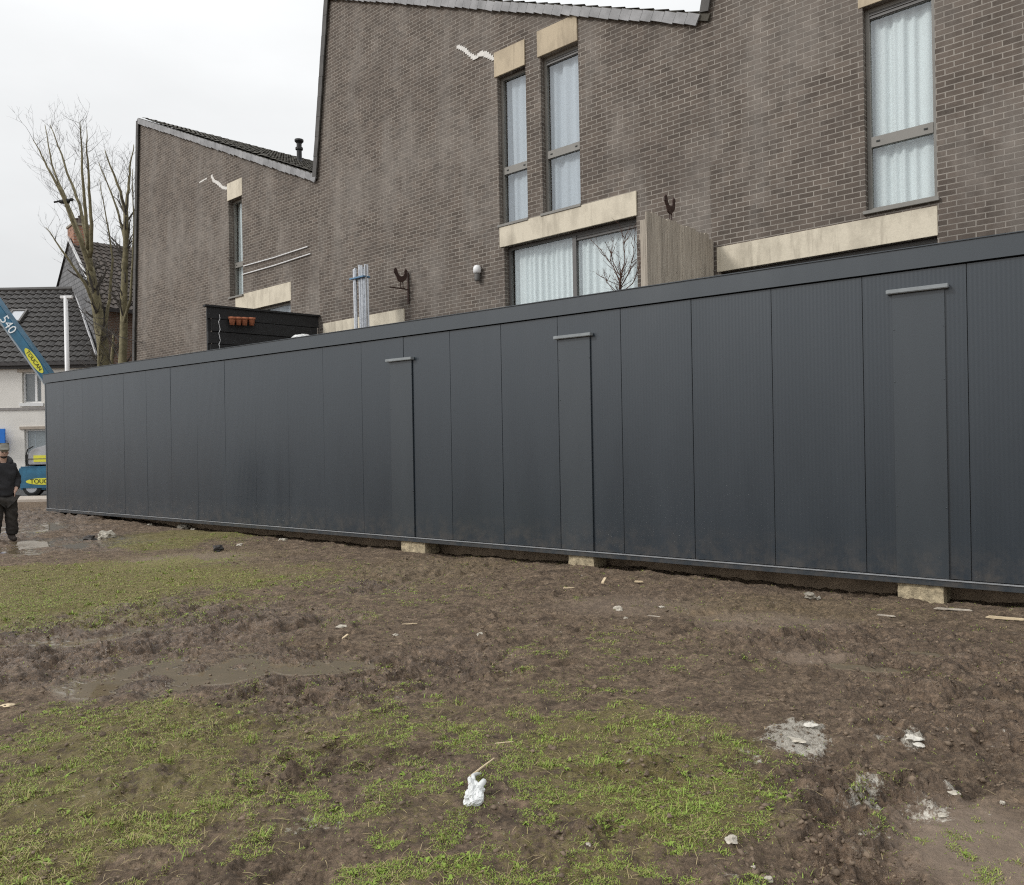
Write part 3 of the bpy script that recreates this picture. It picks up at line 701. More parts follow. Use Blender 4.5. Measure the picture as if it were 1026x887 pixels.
def window(parent, x0, x1, z0, z1, transom=None, mullion=None, vent=False, name='window', fmat=None, cm=None, sill=True, folds=5, y=.11, sd=1, side=.0):
    fm = fmat or FRAME; fw = .062; f = MB()
    f.box(x0+.004, x0+fw, y, y+.07, z0+.004, z1-.004).box(x1-fw, x1-.004, y, y+.07, z0+.004, z1-.004)
    f.box(x0+fw, x1-fw, y, y+.07, z1-fw, z1-.004).box(x0+fw, x1-fw, y, y+.07, z0+.004, z0+fw)
    if mullion is not None: f.box(mullion-.045, mullion+.045, y-.012, y+.07, z0+fw, z1-fw)
    if transom is not None: f.box(x0+fw, x1-fw, y-.008, y+.07, transom-.075, transom+.075)
    fr = f.build(name, fm, parent)
    bays = [(x0+fw, x1-fw)] if mullion is None else [(x0+fw, mullion-.045), (mullion+.045, x1-fw)]
    hts = [(z0+fw, z1-fw)] if transom is None else [(z0+fw, transom-.075), (transom+.075, z1-fw)]
    for bi, (a, b) in enumerate(bays):
        for hi_, (c, d) in enumerate(hts):
            d2 = d
            if vent and hi_ == len(hts)-1 and (mullion is None or bi == 1):
                g = MB(); g.box(a, b, y+.008, y+.055, d-.105, d-.001); g.box(a, b, y-.006, y+.004, d-.045, d-.035).box(a, b, y-.006, y+.004, d-.095, d-.083); g.build('vent_grille', FRAME_DK, fr); d2 = d-.106
            MB().quad((a, y+.035, c), (b, y+.035, c), (b, y+.035, d2), (a, y+.035, d2)).build('pane', GLASS, fr)
    if cm: curtain(x0+.03, x1-.03, z0+.05, z1-.03, y+.15, cm, fr, folds, sd)
    if transom is not None:
        for xx in (x0+.16, x1-.16):
            MB().box(xx-.025, xx+.025, y-.016, y-.009, transom-.012, transom+.012).build('hinge', INK, fr)
    if sill: MB().box(x0-.03, x1+.03, -.055, y-.001, z0-.05, z0+.002).build('sill', FRAME, fr, bevel=.004)
    return fr
def lintel(parent, x0, x1, z0, z1, mat=None, y=-.012):
    return MB().box(x0, x1, y, .16, z0, z1).build('lintel', mat or LINTEL, parent, bevel=.004)

SL = .424; A_ = math.atan(SL)
def terrace_house(name_label, xl, xr, ztop, lean, zlean, holes, proud, left_open=True):
    """facade from xl (foot) to xr, leaning left edge above zlean, roof falling to the right"""
    h = empty('brick_house', HM @ Vector((xl, 0, 0)), AH, name_label, 'house')
    off = -xl
    H2 = [(a+off, b+off, c, d) for a, b, c, d in holes]
    xt = lean                                         # x of the roof's high corner (local)
    W_ = xr-xl; s_l = math.hypot(lean, ztop-zlean)
    planes = [(lean, ztop, SL/math.hypot(1, SL), 1/math.hypot(1, SL)), (0, zlean, -(ztop-zlean)/s_l, lean/s_l)]
    bm = facade(-.0, W_, -.6, ztop+.01, H2, planes, proud)
    me = bpy.data.meshes.new('wall'); bm.to_mesh(me); bm.free()
    wall = link_mesh('wall', me, BRICK, h)
    zr_ = ztop - SL*(W_-lean)
    DEPTH = 9.0
    # other walls: closed shell
    sh = MB()
    sh.box(.002, .25, .31+proud, DEPTH, -.6, zlean); sh.box(W_-.25, W_-.002, .31+proud, DEPTH, -.6, zr_-.1)
    sh.prism([(.25, -.6), (W_-.25, -.6), (W_-.25, zr_-.05), (lean, ztop-.02), (.1, zlean)], DEPTH-.3, DEPTH-.002)
    sh.build('side_wall', BRICK, h)
    MB().box(.25, W_-.25, .32+proud, DEPTH-.3, 2.6, 2.8).build('floor_slab', DARKGAP, h)
    # roof slabs
    ux = math.cos(A_); uz = -math.sin(A_)
    L_ = (W_-lean)/ux + .05
    rf = MB(); n_ = Vector((math.sin(A_), 0, math.cos(A_)))
    a = Vector((lean-.02, 0, ztop)); b = a + Vector((ux, 0, uz))*L_
    P = [a+n_*.004, b+n_*.004, b+n_*.12, a+n_*.12]
    rf.prism([(p.x, p.z) for p in P], -.05+proud, DEPTH+.05)
    s0 = Vector((0, 0, zlean)); s1 = Vector((lean, 0, ztop)); nl = Vector((-(s1-s0).z, 0, (s1-s0).x)).normalized()
    rf.prism([(p.x, p.z) for p in (s0+nl*.004, s1+nl*.004, s1+nl*.10+Vector((0,0,.1)), s0+nl*.10)], -.05+proud, DEPTH+.05)
    roof = rf.build('roof', MOSSROOF, h)
    pt = pantile('roof_tiles', a+n_*.15+Vector((0, .05, 0)), Vector((ux, 0, uz)), Vector((0, 1, .035)), L_-.02, DEPTH-.05, MOSSROOF, roof, .30, .33, .022, .03)
    # verge slates along the sloping edge and the steep edge
    vg = MB(); k = 0; s = .0
    while s < L_-.2:
        c = a + Vector((ux, 0, uz))*(s+.12); Mx = Matrix.Translation((c.x, 0, c.z)) @ Matrix.Rotation(A_+R(random.uniform(3, 7)), 4, 'Y')
        vg.box(-.118, .118, -.085+proud, -.052+proud, -.075+random.uniform(-.012, .012), .10, Mx); s += .242
    vg.build('verge', SLATE_LT, roof)
    vs = MB(); n2 = int(s_l/.5)
    for k in range(n2):
        c = s0 + (s1-s0)*((k+.5)/n2); ang = math.atan2(lean, ztop-zlean)
        Mx = Matrix.Translation((c.x, 0, c.z)) @ Matrix.Rotation(ang+R(random.uniform(-1.5, 1.5)), 4, 'Y')
        vs.box(-.11, .055, -.085+proud, -.052+proud, -s_l/n2/2+.006, s_l/n2/2+.02, Mx)
    vs.build('verge', SLATE, roof)
    return h, off, roof, a, n_
def shift(q, off): return q+off

# --- middle house
xM, xMr = hp(318,178)[0], hp(712,200)[0]
wn = [(hp(499.5,150)[0], hp(528.0,150)[0], hp(501.5,226)[1], hp(497.5,78)[1]), (hp(542.5,120)[0], hp(580.5,120)[0], hp(545,214.5)[1], hp(539,58.5)[1])]
zl0, zl1 = hp(570,232.5)[1], hp(570,209.5)[1]
pd = (hp(506,290)[0], hp(638,230)[0], zl0-2.25, zl0)
zc1 = hp(365,317)[1]; zc0 = zc1-.42
cd = (hp(326,325)[0], hp(404,315)[0], zc0-2.2, zc0)
holesM = [*wn, pd, cd]
zM = hp(575,13)[1]+SL*(hp(575,13)[0]-(xM+.66))
hm, oM, rM, aM, nM = terrace_house('tall dark brick house with two slim upper windows over a wide curtained patio door', xM, xMr, zM, .66, hp(318,178)[1], holesM, -.004)
for i, q in enumerate(wn):
    tr_ = hp(513.5,167)[1] if i == 0 else hp(562.5,149)[1]
    window(hm, q[0]+oM, q[1]+oM, q[2], q[3], tr_, None, i == 1, cm=CURT_B, folds=3+i, sd=3+i)
    e = .06; lintel(hm, q[0]+oM-e, q[1]+oM+.0, q[3]+.002, q[3]+.52, LINTEL_OLD, -.034)
    # pale curtain half drawn behind
lintel(hm, pd[0]+oM-.10, pd[1]+oM+.02, zl0+.002, zl1, None, -.036)
pw = window(hm, pd[0]+oM, pd[1]+oM, pd[2], pd[3], None, hp(572,270)[0]+oM, True, 'patio_door', FRAME_DK, CURT, False, 22, .13, 9)
window(hm, cd[0]+oM, cd[1]+oM, cd[2], cd[3], None, None, False, 'patio_door', FRAME_DK, CURT, False, 9, .13, 5)
lintel(hm, cd[0]+oM-.06, cd[1]+oM+.06, zc0+.002, zc1, None, -.036)
# --- right house
xR0 = xMr; wr = (hp(866.5,150)[0], hp(938.5,150)[0], hp(869,212)[1], hp(866,14)[1]+.10)
zq0, zq1 = hp(830,254.5)[1], hp(830,227)[1]
pr = (hp(722,272)[0], hp(939,237)[0], zq0-2.2, zq0)
hr, oR, rR, aR, nR = terrace_house('dark brick house with one tall net-curtained window above a long cream lintel', xR0, xR0+11.2, zM-1.2, .66, hp(698,18)[1], [wr, pr], 0)
window(hr, wr[0]+oR, wr[1]+oR, wr[2], wr[3], hp(903,133)[1], None, True, cm=CURT, folds=6, sd=12)
lintel(hr, wr[0]+oR-.06, wr[1]+oR+.02, wr[3]+.002, wr[3]+.52, LINTEL_OLD)
lintel(hr, pr[0]+oR-.06, pr[1]+oR+.01, zq0+.002, zq1)
window(hr, pr[0]+oR, pr[1]+oR, pr[2], pr[3], None, (pr[0]+pr[1])/2+oR, True, 'patio_door', FRAME_DK, CURT, False, 22, .13, 15)
# --- left house
xL0 = hp(135,360)[0]; wl = (hp(229.5,250)[0], hp(243,250)[0], hp(236,297)[1], hp(236,198.5)[1]); zw0, zw1 = hp(262,308.0)[1], hp(262,290)[1]
pl_ = (hp(238,310)[0], hp(291,300)[0], zw0-2.2, zw0)
zL = hp(140,122)[1]
hl, oL, rL, aL, nL = terrace_house('farther dark brick house with a single slit window and a vent pipe on its roof', xL0, xM-.004, zL, hp(140,122)[0]-xL0, hp(135,360)[1]-1.0, [wl, pl_], 0.0)
window(hl, wl[0]+oL, wl[1]+oL, wl[2], wl[3], hp(236,264)[1], None, False, cm=CURT, folds=4, sd=22, y=.16)
lintel(hl, wl[0]+oL-.04, wl[1]+oL+.04, wl[3]+.002, wl[3]+.52, LINTEL)
lintel(hl, pl_[0]+oL-.10, pl_[1]+oL+.04, zw0+.002, zw1)
window(hl, pl_[0]+oL, pl_[1]+oL, pl_[2], pl_[3], None, (pl_[0]+pl_[1])/2+oL, False, 'patio_door', FRAME, CURT_B, False, 9, .13, 25)
# vent pipe through the left roof
yv = 3.2; xv, zv = hp(300,163,yv); zsurf = zL - SL*(xv-(xL0+hp(140,122)[0]-xL0)) + .12
k = MB(); ztp = hp(300,140,yv)[1]; xx = xv+oL
k.lathe([(.14, zsurf-.1), (.11, zsurf+.15), (.085, zsurf+.2), (.085, ztp-.36), (.125, ztp-.34), (.125, ztp-.27), (.085, ztp-.25), (.085, ztp-.13), (.15, ztp-.06), (.15, ztp)], 14, (xx, yv, 0))
k.build('vent_pipe', simple('black_pipe', (.02,.02,.022), .6), rL)
# white repairs where the joints have been re-pointed
def repair(parent, off, pts, wid, y, mat, name='mortar_repair'):
    m = MB()
    for (a, b) in zip(pts[:-1], pts[1:]):
        (x0, z0), (x1, z1) = hp(*a), hp(*b); x0 += off; x1 += off
        n = max(2, int(math.hypot(x1-x0, z1-z0)/.06))
        for i in range(n):
            s = (i+.5)/n; x = x0+(x1-x0)*s; z = z0+(z1-z0)*s
            w1 = wid*random.uniform(.6, 1.3); m.box(x-.05, x+.05, y-.004-random.random()*.003, y+.01, z-w1, z+w1)
    return m.build(name, mat, parent)
WREP = simple('white_mortar', (.72,.70,.66), .9, .1, 20)
repair(hm, oM, [(459,47),(466,50),(471,55),(477,59),(482,54),(488,55),(496,60)], .045, -.02, WREP)
repair(hl, oL, [(212,176),(214,181),(219,184),(223,188),(228,189)], .045, 0, WREP)
repair(hl, oL, [(200,183),(207,179)], .02, 0, WREP)
for pts in ([(245,267),(309,247.5)], [(243.5,275.5),(312,254.5)]):
    (x0, z0), (x1, z1) = hp(*pts[0]), hp(*pts[1])
    MB().tube([(x0+oL, -.03, z0), ((x0+x1)/2+oL, -.03, (z0+z1)/2-.02), (x1+oL, -.03, z1)], .016, 6).build('white_cable', WHITEPVC, hl)

# wall lamp and iron birds
p = HM @ Vector((hp(481,275)[0], -.02, hp(481,275)[1]))
lm = empty('wall_lamp', p, AH, 'small white bulkhead lamp on the dark brick wall left of the patio door', 'lamp')
MB().lathe([(.055,-.15),(.06,-.12),(.06,-.02),(.05,0)], 14, (0,-.07,0)).build('lamp_base', FRAME_DK, lm)
MB().lathe([(.06,.002),(.085,.03),(.085,.12),(.06,.17),(.02,.185)], 16, (0,-.07,0)).build('lamp_shade', WHITEPVC, lm, True)
MB().box(-.03, .03, -.06, 0, -.08, .04).build('bracket', FRAME_DK, lm)
ROO = [(-.10,.02),(-.14,.12),(-.20,.20),(-.205,.27),(-.165,.315),(-.12,.29),(-.10,.22),(-.06,.15),(0,.125),(.05,.15),(.085,.21),(.08,.26),(.10,.29),(.115,.33),(.135,.30),(.155,.29),(.18,.25),(.15,.235),(.16,.16),(.13,.08),(.06,.02),(.03,-.01),(-.04,-.01)]
def rooster(M4, label, sc_, bracket):
    r = empty('rooster_ornament', M4.to_translation(), 0, label, 'garden ornament'); r.matrix_basis = M4
    m = MB(); m.prism([(x*sc_, z*sc_) for x, z in ROO], -.012, .012); m.build('body', IRON, r, bevel=.003)
    for s in (-.03, .04):
        MB().tube([(s*sc_, 0, .0), (s*sc_, 0, -.13*sc_), ((s+.04)*sc_, 0, -.14*sc_)], .011, 6).build('leg', IRON, r)
    if bracket:
        MB().box(-.32*sc_, .17*sc_, -.012, .012, -.165*sc_, -.14*sc_).build('perch', IRON, r)
        MB().box(.17*sc_, .195*sc_, -.02, .03, -.48*sc_, .24*sc_).build('wall_plate', IRON, r)
    return r
x, z = hp(409.5,284); rooster(HM @ Matrix.Translation((x, -.22, z)) @ Matrix.Rotation(R(82), 4, 'Z'), 'dark iron rooster on a bracket fixed to the brick wall beside the steel profiles', 1.0, True)

# weathered board fence at right angles to the houses
P0 = HM @ Vector((hp(715.5,240)[0], 0, 0)); pf = hit(715.5, 237.5, P0, nH); ztopf = pf.z
fy0 = (HI @ hit(648, 213, P0, Vector((dH.x, dH.y, 0)))).y
fr = empty('board_fence', P0, AH+R(90), 'weathered grey wooden board fence standing out from the wall between two patios', 'fence')
# local x runs from the wall outwards (negative), boards stand along it
Lf = -fy0
nb = int(Lf/.145); bw_ = Lf/nb
for k in range(nb):
    x1 = -.02-k*bw_; t_ = ztopf + .014*math.sin(k*1.7) + (.0 if k > 0 else -.06)
    mat = WOOD
    MB().prism([(x1-bw_+.004, 1.6), (x1-.004, 1.6), (x1-.004, t_-random.uniform(0,.012)), (x1-bw_*.5, t_+.004), (x1-bw_+.004, t_-random.uniform(0,.012))], random.uniform(-.004,.004)-.0, .02+random.uniform(0,.003)).build('board', WOOD, fr)
for x1 in (-.06, -Lf+.03):
    MB().box(x1-.045, x1+.045, .026, .11, 0, ztopf-.12).build('post', WOOD, fr)
for zz in (2.2, 3.4, ztopf-.4): MB().box(-Lf+.02, -.03, .112, .15, zz, zz+.09).build('rail', WOOD, fr)
pr_ = hit(672.5, 219.5, P0, dH); lx = (fr.matrix_basis.inverted() if False else (Matrix.Translation(P0) @ Matrix.Rotation(AH+R(90), 4, 'Z')).inverted()) @ pr_
rooster(Matrix.Translation(P0) @ Matrix.Rotation(AH+R(90), 4, 'Z') @ Matrix.Translation((lx.x, .012, ztopf+.11)), 'rusty iron rooster perched on top of the weathered board fence', .86, False)

# black slatted screen and its flower pots
Pj = HM @ Vector((hp(320,318)[0], 0, 0)); ang = R(9)
e_ = (-nH*math.cos(ang) + dH*math.sin(ang)).normalized(); nrm = Vector((-e_.y, e_.x, 0))
zt_b = hit(320, 318, Pj, nH).z
pn = hit(207, 307, Pj, nrm); Lb = (Vector((pn.x, pn.y, 0))-Pj).dot(e_); ztn = pn.z
azb = math.atan2(-e_.y, -e_.x)             # local +x points back to the wall
sb = empty('black_screen', Pj, azb, 'black horizontal board screen standing out from the brick wall above the dark building', 'fence')
def zt_at(s): return zt_b+(ztn-zt_b)*s/Lb
for k in range(9):
    d0 = .30*k
    m = MB(); a, b = -Lb+(.0, .09, .02, .06)[k % 4], -.04-.05*(k % 3)
    m.prism([(a, zt_at(-a)-d0-.280), (b, zt_at(-b)-d0-.280), (b, zt_at(-b)-d0), (a, zt_at(-a)-d0)], -.015-.02*(k % 2), .025-.02*(k % 2)); m.build('board', BLACK, sb)
MB().prism([(-Lb+.12, .2), (-.10, .2), (-.10, zt_at(.10)-.08), (-Lb+.12, zt_at(Lb)-.08)], .0265, .0275).build('backing', BLACK, sb)
for s in (Lb-.06, Lb*.5, .10):
    MB().box(-s-.04, -s+.04, .028, .10, 0, zt_at(s)-.06).build('post', BLACK, sb)
MB().box(-Lb-.05, .0, -.06, .12, zt_b+.005, zt_b+.05, Matrix.Rotation(math.atan2(zt_b-ztn, Lb), 4, 'Y') if False else None).build('cap_board', BLACK, sb)
sbM = Matrix.Translation(Pj) @ Matrix.Rotation(azb, 4, 'Z')
sbI = sbM.inverted()
for k, (px, lab) in enumerate(((230.5,'first terracotta pot from the left on the black screen'), (236.8,'second terracotta pot from the left on the black screen'), (242.8,'third terracotta pot from the left on the black screen'), (250,'rightmost terracotta pot on the black screen'))):
    q = sbI @ hit(px, 322.5+.35*k*.6, Pj, nrm)
    side = -1 if (sbI @ EYEP).y < 0 else 1
    pt = empty('terracotta_pot', sbM @ Vector((q.x, side*.14, q.z-.10)), azb, lab, 'flower pot', 'terracotta pots on the black screen')
    m = MB(); m.lathe([(.055,0),(.075,.13),(.078,.14)], 16); m.build('pot', TERRA, pt, True)
    MB().lathe([(.088,.138),(.092,.195),(.072,.196),(.068,.15)], 16).build('rim', TERRA, pt, True)
# white chain at the screen's near end
q = sbI @ hit(216, 330, Pj, nrm); side = -1 if (sbI @ EYEP).y < 0 else 1
c = MB(); pts = [(-Lb+.28+.02*math.sin(i*2.1), side*.05, ztn-.18-i*.09) for i in range(16)]
c.tube(pts, [.005 if i % 2 else .009 for i in range(16)], 6)
o = c.build('light_chain', WHITEPVC); o.matrix_basis = sbM; tag(o, 'thin white string of beads hanging down the near end of the black screen', 'string')
# white sheet on something behind the roof edge
def crumple(name, loc, size, seed, mat, amp=.3, sub=4, rz=0):
    bm = bmesh.new(); bmesh.ops.create_icosphere(bm, subdivisions=sub, radius=1)
    for v in bm.verts:
        p = v.co.copy(); n = mnoise.noise(p*1.3+Vector((seed, 0, 0))); rg = 1-abs(mnoise.noise(p*3.1+Vector((0, seed, 0)))); r2 = 1-abs(mnoise.noise(p*6.5+Vector((0, 0, seed))))
        v.co = p*(1+amp*(n*1.2+.5*(rg-.6)+.22*(r2-.6)))
        v.co = Vector((v.co.x*size[0], v.co.y*size[1], v.co.z*size[2]))
    me = bpy.data.meshes.new(name); bm.to_mesh(me); bm.free()
    o = link_mesh(name, me, mat, None, name not in ('bag_body', 'bag_fold')); o.location = loc; o.rotation_euler = (0, 0, rz); return o
zroof = 3.37
p = hit(303, 338.5, Pj - nH*1.4, nH)
o = crumple('plastic_sheet', p-Vector((0,0,.14)), (.45,.30,.19), 4.2, PLASTIC, .4, 5, AH); tag(o, 'white plastic sheet bundled at the foot of the black screen', 'plastic sheet')

# bundle of galvanised profiles
pb = hit(361, 297, nH*(DH-.9), nH); gb = (pb.x, pb.y)
pb_ = empty('steel_profile_bundle', (pb.x, pb.y, 0), AH, 'upright bundle of shiny galvanised steel profiles leaning near the brick wall', 'steel profiles')
zt = hit(361, 264, nH*(DH-.9), nH).z
for k in range(17):
    xx = -.20+.025*k; yy = random.uniform(-.07,.07); zz = zt-random.uniform(0,.16); lx = random.uniform(-.05,.03)-.06
    m = MB(); M4 = Matrix.Translation((xx-lx*1.2, yy, 0)) @ Matrix.Rotation(math.atan2(lx, zz), 4, 'Y') @ Matrix.Rotation(random.uniform(-.9,.9), 4, 'Z')
    m.box(-.022,.022,-.002,.0,0,zz,M4).box(-.0225,-.0205,.0,.038,0,zz,M4).box(.0205,.0225,.0,.038,0,zz,M4); m.build('profile', GALV, pb_)
for zz in (1.4, 2.9, zt-.35): MB().box(-.27,.25,-.10,.10,zz,zz+.03).build('strap', simple('blue_strap', (.10,.22,.36), .4), pb_)

# ------------------------------------------------------------------ plants
def limb_tree(name, stems, mat, twigs, loc, label, cat, seed, twig_len, rscale=1.0, group=None, tw_mat=None):
    rnd = random.Random(seed); root_ = empty(name, loc, 0, label, cat, group); L0 = Vector(loc)
    tk = MB(); tw = tk if cat == 'shrub' else MB()
    def sub(path, r0, lvl):
        total = sum((path[i+1]-path[i]).length for i in range(len(path)-1))
        n = max(2, int(total/twig_len*twigs))
        for _ in range(n):
            s = rnd.uniform(.25, 1.0)*(len(path)-1); i = min(int(s), len(path)-2); fr_ = s-i
            p = path[i].lerp(path[i+1], fr_); d = (path[i+1]-path[i]).normalized()
            out = Vector((rnd.gauss(0,1), rnd.gauss(0,1), rnd.gauss(.3,.6))).normalized()
            dd = (d*.7+out*.80+Vector((0,0,.12))).normalized(); L = twig_len*rnd.uniform(.45,1.15)*(.62**lvl)
            pts = [p]; q = p.copy()
            for k in range(4):
                dd = (dd+Vector((rnd.gauss(0,.14), rnd.gauss(0,.14), rnd.gauss(.08,.1)))).normalized(); q = q+dd*L/4; pts.append(q.copy())
            r = max(.005, r0*(1-fr_*.3)*.42)*rscale if lvl else max(.008, r0*.36)
            tw.tube([v-L0 for v in pts], [r, r*.8, r*.62, r*.45, r*.22], 4 if lvl else 5, cap=False)
            if lvl < 2: sub(pts, r, lvl+1)
    for path, rad in stems:
        path = [Vector(p) for p in path]; P = []; Rr = []; rad = [q_*.64 for q_ in rad]
        for i in range(len(path)-1):
            for k in range(4):
                s = k/4; w_ = Vector((mnoise.noise(path[i]*.7+Vector((k*.37, 0, i))), mnoise.noise(path[i]*.7+Vector((0, k*.41, i))), 0))*.12*twig_len*.4
                P.append(path[i].lerp(path[i+1], s)+(w_ if k else Vector())); Rr.append(rad[i]+(rad[i+1]-rad[i])*s)
        P.append(path[-1]); Rr.append(rad[-1])
        tk.tube([v-L0 for v in P], Rr, 9)
        if twigs: sub(path, rad[-1]*1.4, 0)
    tk.build('trunk', mat, root_, True)
    if twigs and tw is not tk: tw.build('twigs', tw_mat or TWIG, root_)
    return root_
Yt = 31.0
def T(px, py, dy=0.0): return at(px, py, Yt+dy)
base1 = at(106, 500, Yt); base1.z = -.05; base2 = at(121, 500, Yt-.6); base2.z = -.05
stems = [([base1, T(107,400), T(103,345), T(96,300), T(90,268)], [.42,.36,.33,.30,.25]),
  ([T(92,275), T(82,245,-.4), T(70,215,-.7), T(57,185,-.9), T(45,162,-1), T(33,140,-1.1)], [.17,.13,.10,.075,.05,.02]),
  ([T(83,245,-.4), T(72,215,.4), T(62,190,.6), T(52,165,.9), T(45,125,1)], [.12,.10,.075,.05,.02]),
  ([T(91,270), T(87,240,.5), T(80,205,.8), T(70,180,1.1), T(62,155,1.2), T(50,125,1.3)], [.16,.12,.09,.07,.05,.02]),
  ([T(88,250,.2), T(86,215,0), T(83,180,-.3), T(82,150,-.4), T(80,122,-.5)], [.14,.10,.075,.05,.02]),
  ([T(90,258,-.2), T(92,225,-.6), T(89,190,-.8), T(88,160,-.9), T(87,130,-1)], [.13,.10,.075,.05,.02]),
  ([T(100,318), T(88,290,-.6), T(70,262,-1), T(58,245,-1.1), T(46,228,-1.2)], [.12,.09,.065,.045,.02]),
  ([T(104,335), T(110,300,.4), T(113,260,.5), T(107,222,.6), T(100,180,.7)], [.12,.09,.06,.04,.018]),
  ([base2, T(122,400,-.6), T(124,330,-.6), T(125,280,-.6), T(126,235,-.6), T(126,212,-.6)], [.30,.26,.22,.19,.16,.14]),
  ([T(126,215,-.6), T(121,192,-.9), T(113,172,-1), T(105,150,-1.1)], [.11,.08,.055,.02]),
  ([T(126,213,-.6), T(129,190,-.3), T(130,168,-.1), T(134,145,0)], [.11,.08,.055,.02]),
  ([T(125,240,-.6), T(119,215,.2), T(110,190,.4), T(99,163,.5)], [.09,.065,.045,.018]),
  ([T(123,330,-.6), T(131,300,-.9), T(133,260,-1), T(134,215,-1.1), T(133,170,-1.2)], [.10,.075,.055,.04,.018]),
  ([base1+Vector((.3,-.2,0)), T(112,400,-.3), T(112,360,-.3), T(114,335,-.3)], [.14,.12,.10,.06]),
  ([base1+Vector((-.3,-.2,0)), T(100,400,-.3), T(99,360,-.3), T(101,330,-.3)], [.12,.10,.08,.05])]
limb_tree('bare_tree', stems, BARK, 3.6, (base1.x, base1.y, 0), 'tall leafless tree with several mossy stems beside the left brick house', 'tree', 5, .95, .7)
# crow on a branch
bp = T(66,205,-.7)
bd = empty('crow', bp, R(20), 'small black crow sitting in the bare tree', 'bird')
def blob(name, parent, ctr, rad, mat, rot=0):
    bm = bmesh.new(); bmesh.ops.create_uvsphere(bm, u_segments=14, v_segments=9, radius=1)
    for v in bm.verts:
        v.co = Matrix.Rotation(rot, 3, 'Y') @ Vector((v.co.x*rad[0]*(1-.25*v.co.x), v.co.y*rad[1], v.co.z*rad[2])) + Vector(ctr)
    me = bpy.data.meshes.new(name); bm.to_mesh(me); bm.free(); return link_mesh(name, me, mat, parent, True)
blob('body', bd, (0,0,.12), (.20,.09,.10), INK, R(-12)); blob('head', bd, (.20,0,.20), (.075,.06,.065), INK)
MB().tube([(.25,0,.20),(.34,0,.185)], [.028,.004], 6).build('beak', INK, bd); MB().prism([(-.15,.10),(-.40,.03),(-.40,.07),(-.15,.15)], -.05, .05).build('tail', INK, bd)
for s in (-.03,.03): MB().tube([(.02,s,.05),(.03,s,-.03)], .008, 5).build('leg', INK, bd)
# bare shrub in front of the patio door
def S(px, py, dy=0): return hit(px, py, nH*(DH-.55+dy), nH)
b0 = S(618, 330); b0.z = 0
ss = [([b0, S(620,310), S(621,290), S(622,272)], [.035,.03,.026,.02]), ([S(622,285), S(615,268), S(607,258), S(602,250)], [.018,.013,.009,.005]), ([S(622,280), S(626,262), S(625,245), S(627,236)], [.018,.013,.009,.005]),
      ([S(621,290), S(631,272), S(634,258), S(636,240)], [.018,.012,.008,.004]), ([S(621,276), S(614,262), S(612,250)], [.014,.01,.005]), ([S(621,295), S(634,284), S(640,270), S(642,255)], [.016,.012,.008,.004]), ([S(621,300), S(610,285), S(603,275)], [.012,.008,.004])]
limb_tree('bare_shrub', ss, simple('red_brown_bark', (.10,.055,.04), .9, .3), 2.4, (b0.x, b0.y, 0), 'thin bare shrub with reddish stems in front of the patio door', 'shrub', 8, .30, .5, None, simple('red_brown_twig', (.09,.055,.045), .9, .3))

# ------------------------------------------------------------------ houses across the street
g0 = Vector((-17.4, 34.0, 0)); gdir = Vector((-.675, .738, 0)).normalized(); gper = Vector((gdir.y, -gdir.x, 0))
wh = empty('white_house', (-17.4, 34.0, 0), 0, 'white rendered house with a dark pantile roof across the street', 'house')
zev = at(50, 366, 34).z; zrd = at(75, 290, 37.4).z
xa = -16.0
wins = []
def wr_(px0, px1, py0, py1):
    a = at(px0, py1, 34); b = at(px1, py0, 34); return (a.x+17.4, b.x+17.4, a.z, b.z)
wins = [wr_(22.5,41,373,404), wr_(25,60,430,468), wr_(-40,-20,373,404), wr_(-45,-15,430,480)]
bm = facade(xa, -.05, -.3, zev, wins, [], 0, .3); me = bpy.data.meshes.new('wall'); bm.to_mesh(me); bm.free(); link_mesh('wall', me, WHITEWALL, wh)
MB().box(xa, xa+.25, .302, 6.5, -.3, zev).box(xa+.25, -3.4, 6.2, 6.5, -.3, zev).prism([(xa+.01, zev-.01), (xa+.26, zev-.01), (xa+.26, zrd-.3), (xa+.01, zrd-.3)], 3.2, 3.6).build('side_wall', WHITEWALL, wh)
for i, q in enumerate(wins):
    fr_ = window(wh, *q, None, (q[0]*.35+q[1]*.65) if i == 0 else None, False, 'window', WHITEPVC, CURT_B if i else None, False, 4, .12, 30+i)
    MB().box(q[0]+.05, q[1]-.05, .25, .27, q[2]+.05, q[3]-.05).build('blind', simple('grey_blind', (.22,.21,.20) if i == 0 else (.35,.37,.38), .8), fr_)
    MB().box(q[0]-.18, q[1]+.15, -.05, -.002, q[3]+.01, q[3]+.13).build('surround', simple('stone_band', (.42,.36,.30), .9), fr_)
    MB().box(q[0]-.1, q[1]+.1, -.06, -.002, q[2]-.14, q[2]-.01).build('sill', WHITEPVC, fr_)
MB().box(xa, -.06, -.04, -.002, at(10,410,34).z-.05, at(10,410,34).z+.05).build('string_course', simple('grey_band', (.30,.28,.27), .9), wh)
MB().box(xa-.2, -.02, -.32, -.16, zev-.02, zev+.16).build('gutter', GUTTER, wh)
MB().box(xa-.1, -.02, -.158, -.002, zev-.14, zev+.05).build('fascia', GUTTER, wh)
